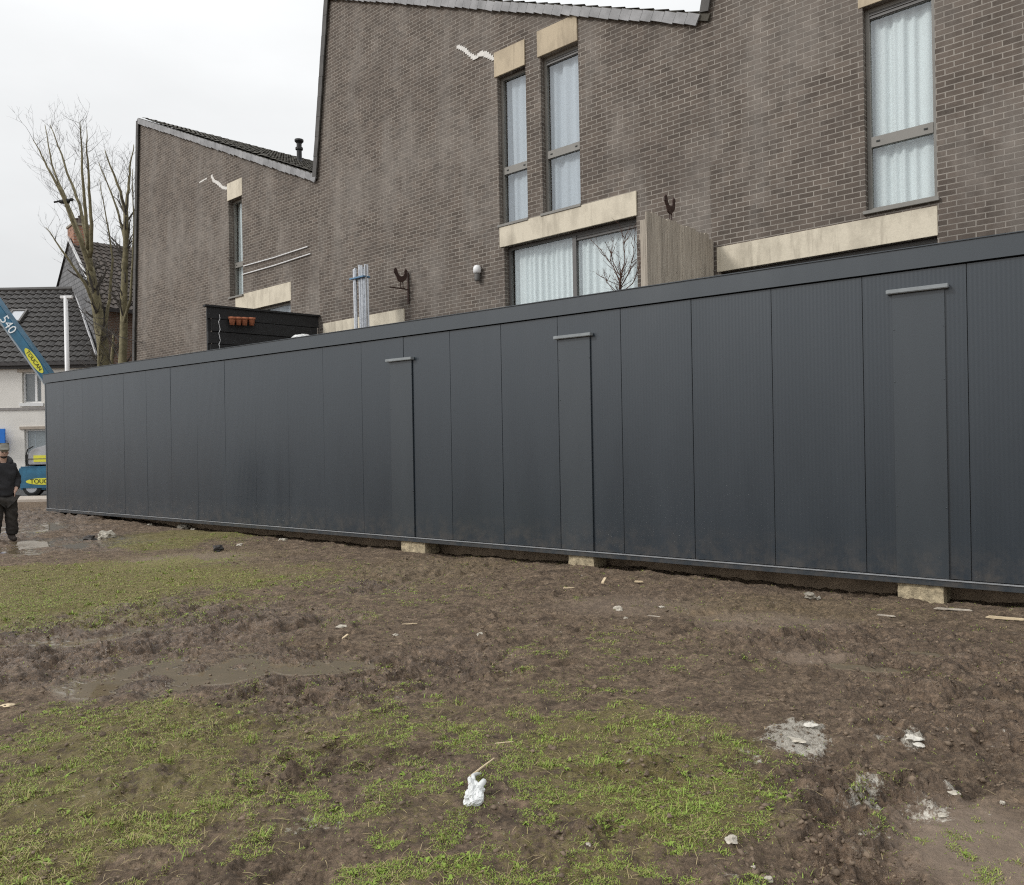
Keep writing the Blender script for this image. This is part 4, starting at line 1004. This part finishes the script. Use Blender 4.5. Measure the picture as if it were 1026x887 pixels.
# front roof slope as tiles: four-cornered, its right edge follows the neighbour's wall
rfs = wh
E0 = Vector((xa-.2, -.30, zev+.10)); E1 = Vector((.0, -.30, zev+.10)); Rd0 = Vector((xa-.2, 3.4, zrd)); Rd1 = Vector((-3.0, 3.4, zrd))
def quad_tiles(name, Ea, Eb, Ra, Rb, mat, parent, pitch, rows, amp, lift):
    vs = []; fs = []; ncol = int((Eb-Ea).length/pitch*6); Nn = (Eb-Ea).cross(Ra-Ea).normalized()
    if Nn.z < 0: Nn = -Nn
    for r_ in range(rows):
        for e in (0, 1):
            s = (r_+e)/rows; A = Ra.lerp(Ea, s); B = Rb.lerp(Eb, s)
            for k in range(ncol+1):
                # columns keep the eave's spacing and are clipped at the slanting edge
                p = A + (Eb-Ea).normalized()*min((Eb-Ea).length*k/ncol, (B-A).length)
                ph = 2*math.pi*((Eb-Ea).length*k/ncol)/pitch
                vs.append(tuple(p + Nn*(amp*(math.sin(ph)+.4*math.sin(2*ph))+(lift if e else 0)+.01*mnoise.noise(Vector((k*.4, r_*1.7, 0))))))
    w_ = ncol+1
    for r_ in range(rows):
        for k in range(ncol): a = r_*2*w_+k; fs.append((a, a+1, a+w_+1, a+w_))
        if r_ < rows-1:
            for k in range(ncol): a = (r_*2+1)*w_+k; fs.append((a, a+1, a+w_+1, a+w_))
    me = bpy.data.meshes.new(name); me.from_pydata(vs, [], fs); me.update(); return link_mesh(name, me, mat, parent)
rf_ = quad_tiles('roof', E0, E1, Rd0, Rd1, TILE_DK, wh, .34, 15, .035, .05)
MB().quad(Rd0, Rd1, Vector((-3.6, 6.6, zev)), Vector((xa-.2, 6.6, zev))).build('rear_roof', TILE_DK, wh)
MB().tube([Rd0+Vector((0,0,.02)), Rd1+Vector((0,0,.02))], .12, 8).build('ridge', TILE_DK, rf_)
MB().tube([E1+Vector((.0,-.0,.05)), Rd1+Vector((.0,0,.05))], .055, 6).build('verge', simple('pale_flashing', (.42,.42,.43), .5), rf_)
# skylight lies in the roof
Nr = (E1-E0).cross(Rd0-E0).normalized(); up_ = (Rd0-E0).normalized()
sp0 = hit(5, 325, Vector((-17.4,34,0))+E0, Nr) - Vector((-17.4,34,0)); sp1 = hit(21, 325, Vector((-17.4,34,0))+E0, Nr) - Vector((-17.4,34,0)); sp2 = hit(19, 313, Vector((-17.4,34,0))+E0, Nr) - Vector((-17.4,34,0))
hS = (sp2-sp1).dot(up_); wS = sp1.x-sp0.x; Ms = Matrix((Vector((1,0,0)), up_, Nr)).transposed().to_4x4(); Ms.translation = sp0
m = MB(); m.box(0,wS,0,.09,.05,.16,Ms).box(0,wS,hS-.09,hS,.05,.16,Ms).box(0,.09,.09,hS-.09,.05,.16,Ms).box(wS-.09,wS,.09,hS-.09,.05,.16,Ms)
sk = m.build('skylight', FRAME_DK, wh); MB().box(.09,wS-.09,.09,hS-.09,.07,.12,Ms).build('pane', simple('pale_skylight_pane', (.55,.57,.60), .12, .02), sk)
# the taller neighbour with slate gable, brick chimney
Hn = empty('slate_house', g0, math.atan2(gper.y, gper.x), 'taller house with slate-hung gable and red brick chimney behind the bare tree', 'house')
# local frame: x = gper (runs away to the right), y = gdir (runs back left along the gable)
ap = at(71, 238, 37.0); zap = ap.z; zge = at(104, 306, 34).z; GW = 9.3
gb_ = MB(); gb_.v = [(0,0,-.3),(0,GW,-.3),(0,GW,zge),(0,GW/2,zap),(0,0,zge)]; gb_.f = [(0,1,2,3,4)]
def slate_mat():
    m, nt, nd, lk, bs = newmat('slate_hanging'); tc = nt.nodes.new('ShaderNodeTexCoord').outputs['Object']
    sp = nt.nodes.new('ShaderNodeSeparateXYZ'); lk.new(tc, sp.inputs[0]); cb = nt.nodes.new('ShaderNodeCombineXYZ'); lk.new(sp.outputs[1], cb.inputs[0]); lk.new(sp.outputs[2], cb.inputs[1])
    t = nt.nodes.new('ShaderNodeTexBrick'); lk.new(cb.outputs[0], t.inputs['Vector']); t.inputs['Scale'].default_value = 1; t.inputs['Brick Width'].default_value = .3; t.inputs['Row Height'].default_value = .22; t.inputs['Mortar Size'].default_value = .025
    t.inputs['Color1'].default_value = (.13,.13,.135,1); t.inputs['Color2'].default_value = (.19,.19,.195,1); t.inputs['Mortar'].default_value = (.07,.07,.072,1)
    lk.new(t.outputs[0], bs.inputs['Base Color']); bs.inputs['Roughness'].default_value = .6
    bump(nt, math_n(nt, 'SUBTRACT', 1.0, t.outputs['Fac']), bs, .5, .02); return m
gb_.prism([(0,0),(0,0),(0,0)],0,0) if False else None
me = bpy.data.meshes.new('gable'); me.from_pydata(gb_.v + [(.25,y_,z_) for (_,y_,z_) in gb_.v], [], [(0,1,2,3,4),(9,8,7,6,5),(0,5,6,1),(1,6,7,2),(2,7,8,3),(3,8,9,4),(4,9,5,0)]); me.update(); link_mesh('gable', me, slate_mat(), Hn)
MB().box(.252, 14, 0, .25, -.3, zge-.02).build('wall', BROWNBRICK, Hn); MB().box(.252, 14, GW-.25, GW, -.3, zge-.02).box(13.7,13.98,.26,GW-.26,-.3,zge).build('rear_wall', BROWNBRICK, Hn)
quad_t = quad_tiles('roof', Vector((-.08,-.35,zge-.15)), Vector((14,-.35,zge-.15)), Vector((-.08,GW/2,zap+.05)), Vector((14,GW/2,zap+.05)), simple('brown_tile', (.085,.07,.06), .8, .35, 6), Hn, .30, 16, .03, .045)
MB().quad((-.08,GW/2,zap+.05),(14,GW/2,zap+.05),(14,GW+.35,zge-.15),(-.08,GW+.35,zge-.15)).build('rear_roof', TILE_DK, Hn)
MB().tube([(-.1,-.36,zge-.08),(-.1,GW/2,zap+.10)], .07, 6).build('verge', simple('pale_verge', (.52,.52,.52), .6), quad_t)
MB().box(.1, 14, -.46, -.34, zge-.30, zge-.14).build('gutter', GUTTER, Hn)
ch = MB().box(.02, .80, GW/2-.50, GW/2+.55, zap-.9, zap+.62).build('chimney', CHIMBRICK, quad_t)
MB().box(-.03, .85, GW/2-.55, GW/2+.60, zap+.622, zap+.72).build('chimney_cap', CONC, ch)
for s in (-.25,.25): MB().lathe([(.13,zap+.722),(.11,zap+1.05),(.14,zap+1.07),(.14,zap+1.12)], 12, (.41,GW/2+s,0)).build('chimney_pot', simple('dark_pot', (.08,.06,.05), .8), ch)
for y_, z1 in ((.6, zge-.3), (2.2, zge-.3)):
    MB().tube([(y_, -.08, 0), (y_, -.08, 4.4)], .06, 8).build('downpipe', WHITEPVC, Hn)
# slim white mast with a cross arm, and its cable
pm = at(68.5, 400, 26.5); ztm = at(67, 297, 26.5).z
ml = empty('white_mast', (pm.x, pm.y, 0), 0, 'slim white mast with a short cross arm in front of the pantile roof', 'mast')
MB().tube([(0,0,-.1),(-.03,0,ztm)], [.085,.065], 10).build('pole', WHITEPVC, ml, True); MB().box(-.20,.20,-.05,.05,ztm-.07,ztm+.02).build('cross_arm', WHITEPVC, ml, bevel=.01)
MB().tube([Vector((.1,0,ztm-.03)), Vector((.6,.3,ztm-.75)), Vector((1.3,.9,ztm-1.25)), Vector((2.2,1.8,ztm-1.5))], .014, 5).build('cable', FRAME_DK, ml)

# ------------------------------------------------------------------ boom lift
YB = 27.6
def B(px, py): return at(px, py, YB)
bx0 = B(18, 480).x
bl = empty('boom_lift', (bx0, YB, 0), 0, 'blue boom lift with a grey engine cover and raised arm parked behind the dark building', 'boom lift')
zc0_, zc1_ = B(30, 491).z, B(30, 467.5).z
MB().box(0, 3.0, .0, 1.9, zc0_, zc1_).build('chassis', BLUE, bl, bevel=.06)
MB().box(.1, 2.9, .25, 1.65, .18, zc0_-.01).build('axle_frame', RUBBER, bl)
zk = B(40, 445).z; x0c = B(27,460).x-bx0
cv = MB(); cv.prism([(x0c, zc1_+.06), (x0c, zk-.38), (x0c+.06, zk-.22), (x0c+.22, zk-.14), (x0c+1.0, zk+.06), (2.7, zk+.06), (2.7, zc1_+.06)], .05, 1.75)
cvo = cv.build('engine_cover', GREYCOVER, bl, bevel=.03)
MB().box(x0c-.02, 2.72, .03, 1.77, zc1_+.24, zc1_+.27).build('cover_seam', FRAME_DK, cvo)
MB().tube([(x0c-.03,.0,zc1_+.02),(x0c-.04,.0,zk-.40),(x0c+.03,.0,zk-.18),(x0c+.22,.0,zk-.08)], .022, 6).build('grab_rail', RUBBER, bl)
xl_ = B(33,460).x-bx0; MB().box(xl_, xl_+.75, .032, .046, B(33,463).z, B(33,456.5).z).build('yellow_label', YELLOW, cvo)
MB().box(-.02, .28, .5, 1.3, zc1_+.004, zc1_+.42).build('control_box', RUBBER, bl, bevel=.02)
for wx in (.45, 2.5):
    for wy in (.02, 1.62):
        wl_ = MB(); Mx = Matrix.Translation((wx, wy, .33)) @ Matrix.Rotation(R(-90), 4, 'X')
        wl_.lathe([(.24,0),(.33,.03),(.33,.23),(.24,.26)], 24); wl_.v = [tuple(Mx @ Vector(v)) for v in wl_.v]; wo = wl_.build('wheel', RUBBER, bl)
        rm_ = MB(); rm_.lathe([(.0,-.005),(.19,-.004),(.2,.0),(.2,.265),(0,.266)], 20); rm_.v = [tuple(Mx @ Vector(v)) for v in rm_.v]; rm_.build('rim', GREYCOVER, wo)
def text(name, s, size, mat, parent, M4, ext=.004):
    c = bpy.data.curves.new(name, 'FONT'); c.body = s; c.size = size; c.extrude = ext; c.align_x = 'CENTER'; c.align_y = 'CENTER'
    t = bpy.data.objects.new(name+'_tmp', c); col.objects.link(t); dg = bpy.context.evaluated_depsgraph_get()
    me = bpy.data.meshes.new_from_object(t.evaluated_get(dg)); bpy.data.objects.remove(t)
    for v in me.vertices: v.co = M4 @ v.co
    me.materials.clear(); return link_mesh(name, me, mat, parent)
def oval(name, a, b, M4, mat, parent, th=.006):
    m = MB(); pts = [(a*math.cos(2*math.pi*k/36), b*math.sin(2*math.pi*k/36)) for k in range(36)]
    m.prism(pts, 0, -th); m.v = [tuple(M4 @ Matrix.Rotation(R(0), 4, 'X') @ Vector((v[0], v[2], -v[1]))) for v in m.v]; return m.build(name, mat, parent)
FRONT = Matrix.Rotation(R(90), 4, 'X')       # text plane facing -y
zo = (B(40,482.5).z); xo = B(26,482).x-bx0+.62
oval('oval_logo', .62, .115, Matrix.Translation((xo, -.004, zo)) @ FRONT, YELLOW, bl)
text('logo_lettering', 'TOUCAN', .22, INK, bl, Matrix.Translation((xo, -.014, zo)) @ FRONT)
# the arm
Pa = B(66, 405); Pc_ = B(-55, 237)
ua = (Pc_-Pa); La = ua.length; ua.normalize(); na = Vector((0,-1,0)); va = na.cross(ua); va = -va if va.z < 0 else va
wA = at(0, 0, YB)
hw = 5.7/F*YB
Ma = Matrix((ua, va, na)).transposed().to_4x4(); Ma.translation = Pa - Vector((bx0, YB, 0)) + Vector((0,.3,0))
arm = MB(); arm.box(0, La, -hw*.62, hw, 0, .42, Ma); armo = arm.build('boom', BLUE, bl, bevel=.02)
arm2 = MB(); arm2.box(.05, La-.1, -hw, -hw*.63, .06, .36, Ma); arm2.build('boom_underside', simple('pale_blue_grey', (.33,.38,.42), .4), armo)
arm3 = MB(); arm3.box(La, La+1.6, -hw*.5, hw*.75, .08, .34, Ma); arm3.build('inner_boom', GREYCOVER, armo)
MB().box(1.15, 1.75, .55, 1.25, zc1_+.0, max(zc1_+.3, (Pa.z)+.1)).build('turret', BLUE, bl)
def along(px, py): 
    q = B(px, py)-Pa; return q.dot(ua)
Fl = Matrix((-ua, Vector(va), na)).transposed().to_4x4()
# make a right-handed text frame: reading from upper left to lower right
rx = -ua; ry = va if rx.cross(va).dot(na) > 0 else -va
Fl = Matrix((rx, ry, na)).transposed().to_4x4()
def armM(px, py, off):
    q = Ma @ Vector((along(px, py), 0, 0)); m4 = Fl.copy(); m4.translation = q + na*(.424+off)*1.0 + Vector(ry)*hw*.18; return m4
oval('oval_logo', .52, .135, armM(36, 362, .0), YELLOW, armo)
text('logo_lettering', 'TOUCAN', .19, INK, armo, armM(36, 362, .010))
text('number_lettering', '540', .44, WHITEINK, armo, armM(10.5, 326, .004))
# blue board at the left edge
p = at(0.5, 438, 33.8); o = MB().box(-.7, .22, -.05, .0, -.55, .35).build('blue_board', SIGNBLUE, bevel=.01); o.location = p; tag(o, 'bright blue board fixed to the white house wall behind the man', 'board')

# ------------------------------------------------------------------ man at the left
def skin_mesh(name, verts, edges, sub, mat, parent=None, rootv=0):
    me = bpy.data.meshes.new(name); me.from_pydata([v[:3] for v in verts], edges, [])
    ob = bpy.data.objects.new(name+'_tmp', me); col.objects.link(ob)
    md = ob.modifiers.new('s', 'SKIN'); md.use_smooth_shade = True
    for i, v in enumerate(verts):
        r = v[3]; me.skin_vertices[0].data[i].radius = r if isinstance(r, tuple) else (r, r); me.skin_vertices[0].data[i].use_root = (i == rootv)
    sb_ = ob.modifiers.new('d', 'SUBSURF'); sb_.levels = sub; sb_.render_levels = sub
    dg = bpy.context.evaluated_depsgraph_get(); m2 = bpy.data.meshes.new_from_object(ob.evaluated_get(dg)); bpy.data.objects.remove(ob)
    m2.name = name; return link_mesh(name, m2, mat, parent, True)
fx, fy = gnd(4.0, 543); fz = gh(fx, fy)
# person faces -y locally; right hand side of the photo = +x
V = [(0,0,.96,.15),(0,.01,1.14,.14),(0,.02,1.33,.165),(0,.02,1.46,.10),(0,.0,1.53,.062),(0,-.015,1.60,.075),(0,-.02,1.68,.088),(0,-.015,1.745,.062),
     (.10,0,.90,.10),(.115,-.01,.50,.065),(.125,.02,.10,.045),(.135,-.10,.04,.04),(-.10,0,.90,.10),(-.12,-.01,.50,.065),(-.13,.02,.10,.045),(-.14,-.10,.04,.04),
     (.17,.02,1.42,.07),(.235,.06,1.17,.05),(.185,-.10,1.00,.035),(.15,-.125,.955,.034),(-.17,.02,1.42,.07),(-.235,.06,1.17,.05),(-.185,-.10,1.00,.035),(-.15,-.125,.955,.034)]
E = [(0,1),(1,2),(2,3),(3,4),(4,5),(5,6),(6,7),(0,8),(8,9),(9,10),(10,11),(0,12),(12,13),(13,14),(14,15),(2,16),(16,17),(17,18),(18,19),(2,20),(20,21),(21,22),(22,23)]
for s, h0 in ((1, 19), (-1, 23)):
    for k, (dx, ln) in enumerate(((-.024,.075),(-.008,.085),(.009,.080),(.024,.065))):
        i = len(V); x0, y0, z0 = V[h0][:3]
        V += [(x0+dx*.3*s, y0+dx*1.0, z0-.045, .0095), (x0+dx*.3*s-.004*s, y0+dx*1.1-.006, z0-.045-ln*.55, .0085), (x0-.012*s, y0+dx*1.1-.004, z0-.045-ln, .0075)]
        E += [(h0, i), (i, i+1), (i+1, i+2)]
    i = len(V); V += [(x0-.01*s, y0-.04, z0-.02, .011), (x0-.018*s, y0-.055, z0-.06, .009)]; E += [(h0, i), (i, i+1)]
man = skin_mesh('person', V, E, 2, SKIN); man.location = (fx, fy, fz); man.rotation_euler = (0, 0, R(50)); man.scale = (.95, .95, .925)
tag(man, 'man in a dark hooded work jacket and pale cap standing at the left edge', 'person')
skin_mesh('jacket', [(0,0,.80,(.20,.165)),(0,.0,.95,(.20,.17)),(0,.01,1.12,(.185,.165)),(0,.02,1.33,(.205,.165)),(0,.02,1.47,(.135,.125)),(.18,.02,1.42,.09),(.25,.07,1.17,.076),(.185,-.09,1.00,.064),(-.18,.02,1.42,.09),(-.25,.07,1.17,.076),(-.185,-.09,1.00,.064)],
          [(0,1),(1,2),(2,3),(3,4),(3,5),(5,6),(6,7),(3,8),(8,9),(9,10)], 3, JACKET, man)
skin_mesh('hood', [(-.12,.00,1.50,.065),(-.115,.07,1.56,.065),(-.055,.115,1.60,.065),(.055,.115,1.60,.065),(.115,.07,1.56,.065),(.12,.0,1.50,.065),(.07,-.075,1.46,.05),(-.07,-.075,1.46,.05)], [(0,1),(1,2),(2,3),(3,4),(4,5),(5,6),(0,7)], 2, JACKET, man, 2)
skin_mesh('trousers', [(0,0,.88,(.19,.165)),(.105,0,.78,.125),(.125,-.02,.48,.108),(.14,.02,.24,.105),(.142,.02,.10,.098),(-.105,0,.78,.125),(-.125,-.02,.48,.108),(-.14,.02,.24,.105),(-.142,.02,.10,.098)], [(0,1),(1,2),(2,3),(3,4),(0,5),(5,6),(6,7),(7,8)], 3, TROUSER, man)
for s in (1, -1):
    skin_mesh('boot', [(.13*s,.03,.20,.07),(.13*s,.03,.08,.068),(.135*s,-.06,.055,.058),(.14*s,-.15,.04,.05)], [(0,1),(1,2),(2,3)], 2, BOOT, man)
skin_mesh('cap', [(0,-.005,1.755,(.098,.108)),(0,-.0,1.805,(.075,.085)),(0,-.115,1.748,(.075,.02)),(0,-.155,1.738,(.06,.012))], [(0,1),(0,2),(2,3)], 2, CAP, man)
skin_mesh('beard', [(-.055,-.045,1.62,.020),(0,-.080,1.592,.028),(.055,-.045,1.62,.020)], [(0,1),(1,2)], 2, HAIR, man)
skin_mesh('nose', [(0,-.105,1.69,.012),(0,-.122,1.662,.016)], [(0,1)], 1, SKIN, man)
for s in (-1, 1):
    blob('eye', man, (.033*s, -.100, 1.695), (.012,.008,.008), INK); blob('ear', man, (.088*s, .0, 1.68), (.014,.025,.034), SKIN)

for o_ in [c_ for c_ in man.children if c_.name.split('.')[0] in ('jacket', 'trousers', 'hood')]:
    for v in o_.data.vertices:
        q_ = v.co*Vector((1, 1, .6)) if False else Vector((v.co.x*6, v.co.y*6, v.co.z*9+v.co.x*3))
        v.co += v.normal*(.016*(1-2*abs(mnoise.noise(q_)))-.004)
# ------------------------------------------------------------------ litter and stones on the ground
def place(o, px, py, up=0.0):
    x, y = gnd(px, py); z = gh(x, y); x, y = gnd(px, py, z); o.location = (x, y, z+up); return o
def stone(px, py, size, seed, label, mat=None, name='stone', cat='stone', group=None, flat=.6):
    d = math.hypot(*gnd(px, py)); s = size*d/F/2
    V, Fc = lump_verts(3, .40, seed, (1, .8, flat)); V = V*(1+.16*np.array([mnoise.noise(Vector(v_)*4.3+Vector((seed, 0, 0))) for v_ in V]))[:, None]; me = bpy.data.meshes.new(name); me.from_pydata((V*s).tolist(), [], Fc.tolist()); me.update()
    o = link_mesh(name, me, mat or STONE, None, seed % 3 == 0); place(o, px, py, s*flat*.35); o.rotation_euler = (0, 0, seed*1.3)
    tag(o, label, cat, group); return o
stone(733, 843, 14, 1, 'flat angular white stone on mud at the right edge of the near grass', flat=.45)
stone(619, 612, 9, 2, 'rounded white stone on the mud below the middle of the building', flat=.7)
stone(770, 882, 8, 4, 'white pebble at the bottom edge of the photo', flat=.7)
stone(482, 637, 7, 5, 'small white pebble in trodden mud below the pair of drip caps')
stone(396, 637, 5, 7, 'yellowish pebble in mud beside the crumpled paper')
stone(663, 609, 6, 8, 'tiny white flake right of the rounded white stone', flat=.4)
stone(184, 530, 11, 10, 'white lump of rubble in the grass strip against the dark building')
stone(193, 532, 6, 11, 'smaller white lump beside the white rubble at the dark building')
stone(284, 542, 9, 13, 'pale flat rubble piece at the foot of the dark building right of the green strip', flat=.4)
stone(240, 547, 6, 14, 'greyish rubble piece midway along the green strip', flat=.5)
stone(218, 551, 11, 16, 'black lump lying on mud just right of the green strip', STONE_DK)
stone(107, 539, 13, 17, 'pale chunk of rubble by the wet mud near the far left end', flat=.7)
stone(90, 541, 10, 19, 'dark clod beside the pale chunk of rubble', STONE_DK)
stone(150, 527, 5, 20, 'tiny pale stone below the far end of the dark building')
stone(627, 620, 4, 22, 'small pebble just below the rounded white stone')
stone(860, 750, 7, 23, 'small plaster crumb between the two plaster spills')
stone(1004, 805, 5, 25, 'white crumb on the smooth wet mud at the far right')
stone(590, 847, 5, 26, 'small beige pebble in the near grass')
stone(755, 870, 5, 28, 'small grey pebble above the bottom pebble')
stone(530, 555, 5, 29, 'pale pebble at the foot of the building between two blocks')
stone(812, 598, 9, 31, 'grey-brown rubble piece beside the building foot left of the right block', CONC)
stone(820, 600, 5, 32, 'white speck of rubble against the grey-brown piece')
stone(915, 740, 13, 34, 'bright white plaster lump in the right-hand spill', PLASTER_M, 'plaster_lump', 'plaster', flat=.35)
stone(921, 747, 10, 35, 'lower bright white plaster lump of the right-hand spill', PLASTER_M, 'plaster_lump', 'plaster', flat=.35)
stone(812, 727, 12, 37, 'white plaster lump on the upper edge of the larger spill', PLASTER_M, 'plaster_lump', 'plaster', flat=.25)
stone(797, 742, 15, 38, 'broad flat lump of greyish plaster in the larger spill', STONE, 'plaster_lump', 'plaster', flat=.15)
stone(956, 795, 11, 40, 'small white plaster lump at the edge of the smooth mud', STONE, 'plaster_lump', 'plaster', flat=.35)
stone(944, 818, 9, 41, 'plaster lump in the rut beside the smooth mud', STONE, 'plaster_lump', 'plaster', flat=.4)
def splinter(px, py, ln, ang, label, mat=None, wd=.012, tilt=.0, name='wood_splinter', cat='wood'):
    d = math.hypot(*gnd(px, py)); L = ln*d/F
    m = MB(); m.prism([(-L/2,-wd*.3),(-L*.3,-wd*.5),(L*.5,-wd*.2),(L*.42,wd*.5),(-L*.4,wd*.5)], -wd, wd*.8); o = m.build(name, mat or SPLINT, bevel=.001)
    place(o, px, py, wd*.8+abs(math.sin(tilt))*L/2); o.rotation_euler = (0, -tilt, ang); tag(o, label, cat); return o
splinter(605, 585, 9, R(60), 'short pale wood splinter below the middle block', None, .016, .5)
splinter(640, 584, 9, R(-20), 'pale wood chip right of the short splinter', None, .016)
splinter(346, 640, 9, R(60), 'thin pale splinter just below the crumpled paper', None, .01, .3)
splinter(410, 626, 17, R(10), 'long thin straw-coloured splinter in the thin turf', None, .008)
splinter(505, 745, 20, R(12), 'thin pale twig lying in the middle of the near grass', None, .005, name='twig', cat='twig')
splinter(1008, 621.5, 30, AC+R(6), 'yellow wooden lath lying by the building foot at the right edge', SPLINT, .02)
splinter(955, 612, 30, AC+R(12), 'grey wooden lath lying right of the right block', WOOD, .015)
splinter(888, 618, 16, AC, 'short weathered stick in front of the right block', WOOD, .012)
splinter(655, 618, 14, R(-35), 'thin brown stick in mud right of the rounded white stone', WOOD, .007)
splinter(570, 590, 12, R(5), 'pale flat wood chip left of the short splinter', None, .012)
o = crumple('paper_scrap', (0,0,0), (.045,.03,.016), 2.2, STONE, .4, 3); place(o, 342, 629, .01); tag(o, 'crumpled off-white paper scrap on the muddy turf left of centre', 'paper')
o = crumple('dead_leaf', (0,0,0), (.04,.03,.006), 5.2, SPLINT, .3, 3); place(o, 7, 708, .008); tag(o, 'yellowish dead leaf on the mud at the left edge', 'leaf')
# the plastic bag with its torn tail
bx, by = gnd(473, 805); bz = gh(bx, by)
bag = empty('plastic_bag', (bx, by, bz), R(-15), 'crumpled white plastic bag with torn handles lying in the near grass', 'plastic bag')
o = crumple('bag_body', (.010,.0,.022), (.036,.060,.030), 7.7, PLASTIC, .55, 5); o.parent = bag
o = crumple('bag_fold', (-.020,.085,.024), (.022,.050,.024), 9.1, PLASTIC, .65, 5); o.parent = bag; o.rotation_euler = (.1,-.2,.5)
o = MB().tube([(-.030,.11,.03),(-.046,.16,.038),(-.042,.21,.026),(-.036,.25,.012)], [.013,.010,.008,.004], 7).build('handle', PLASTIC, bag, True)
o = MB().tube([(.016,.05,.035),(.026,.095,.045),(.022,.125,.03)], [.017,.014,.006], 7).build('handle', PLASTIC, bag, True)
o = MB().tube([(-.02,.20,.02),(.03,.27,.03),(.09,.36,.04)], [.004,.005,.003], 6).build('pale_twig', SPLINT); o.location = (bx, by, bz); tag(o, 'pale twig sticking out behind the white plastic bag', 'twig')
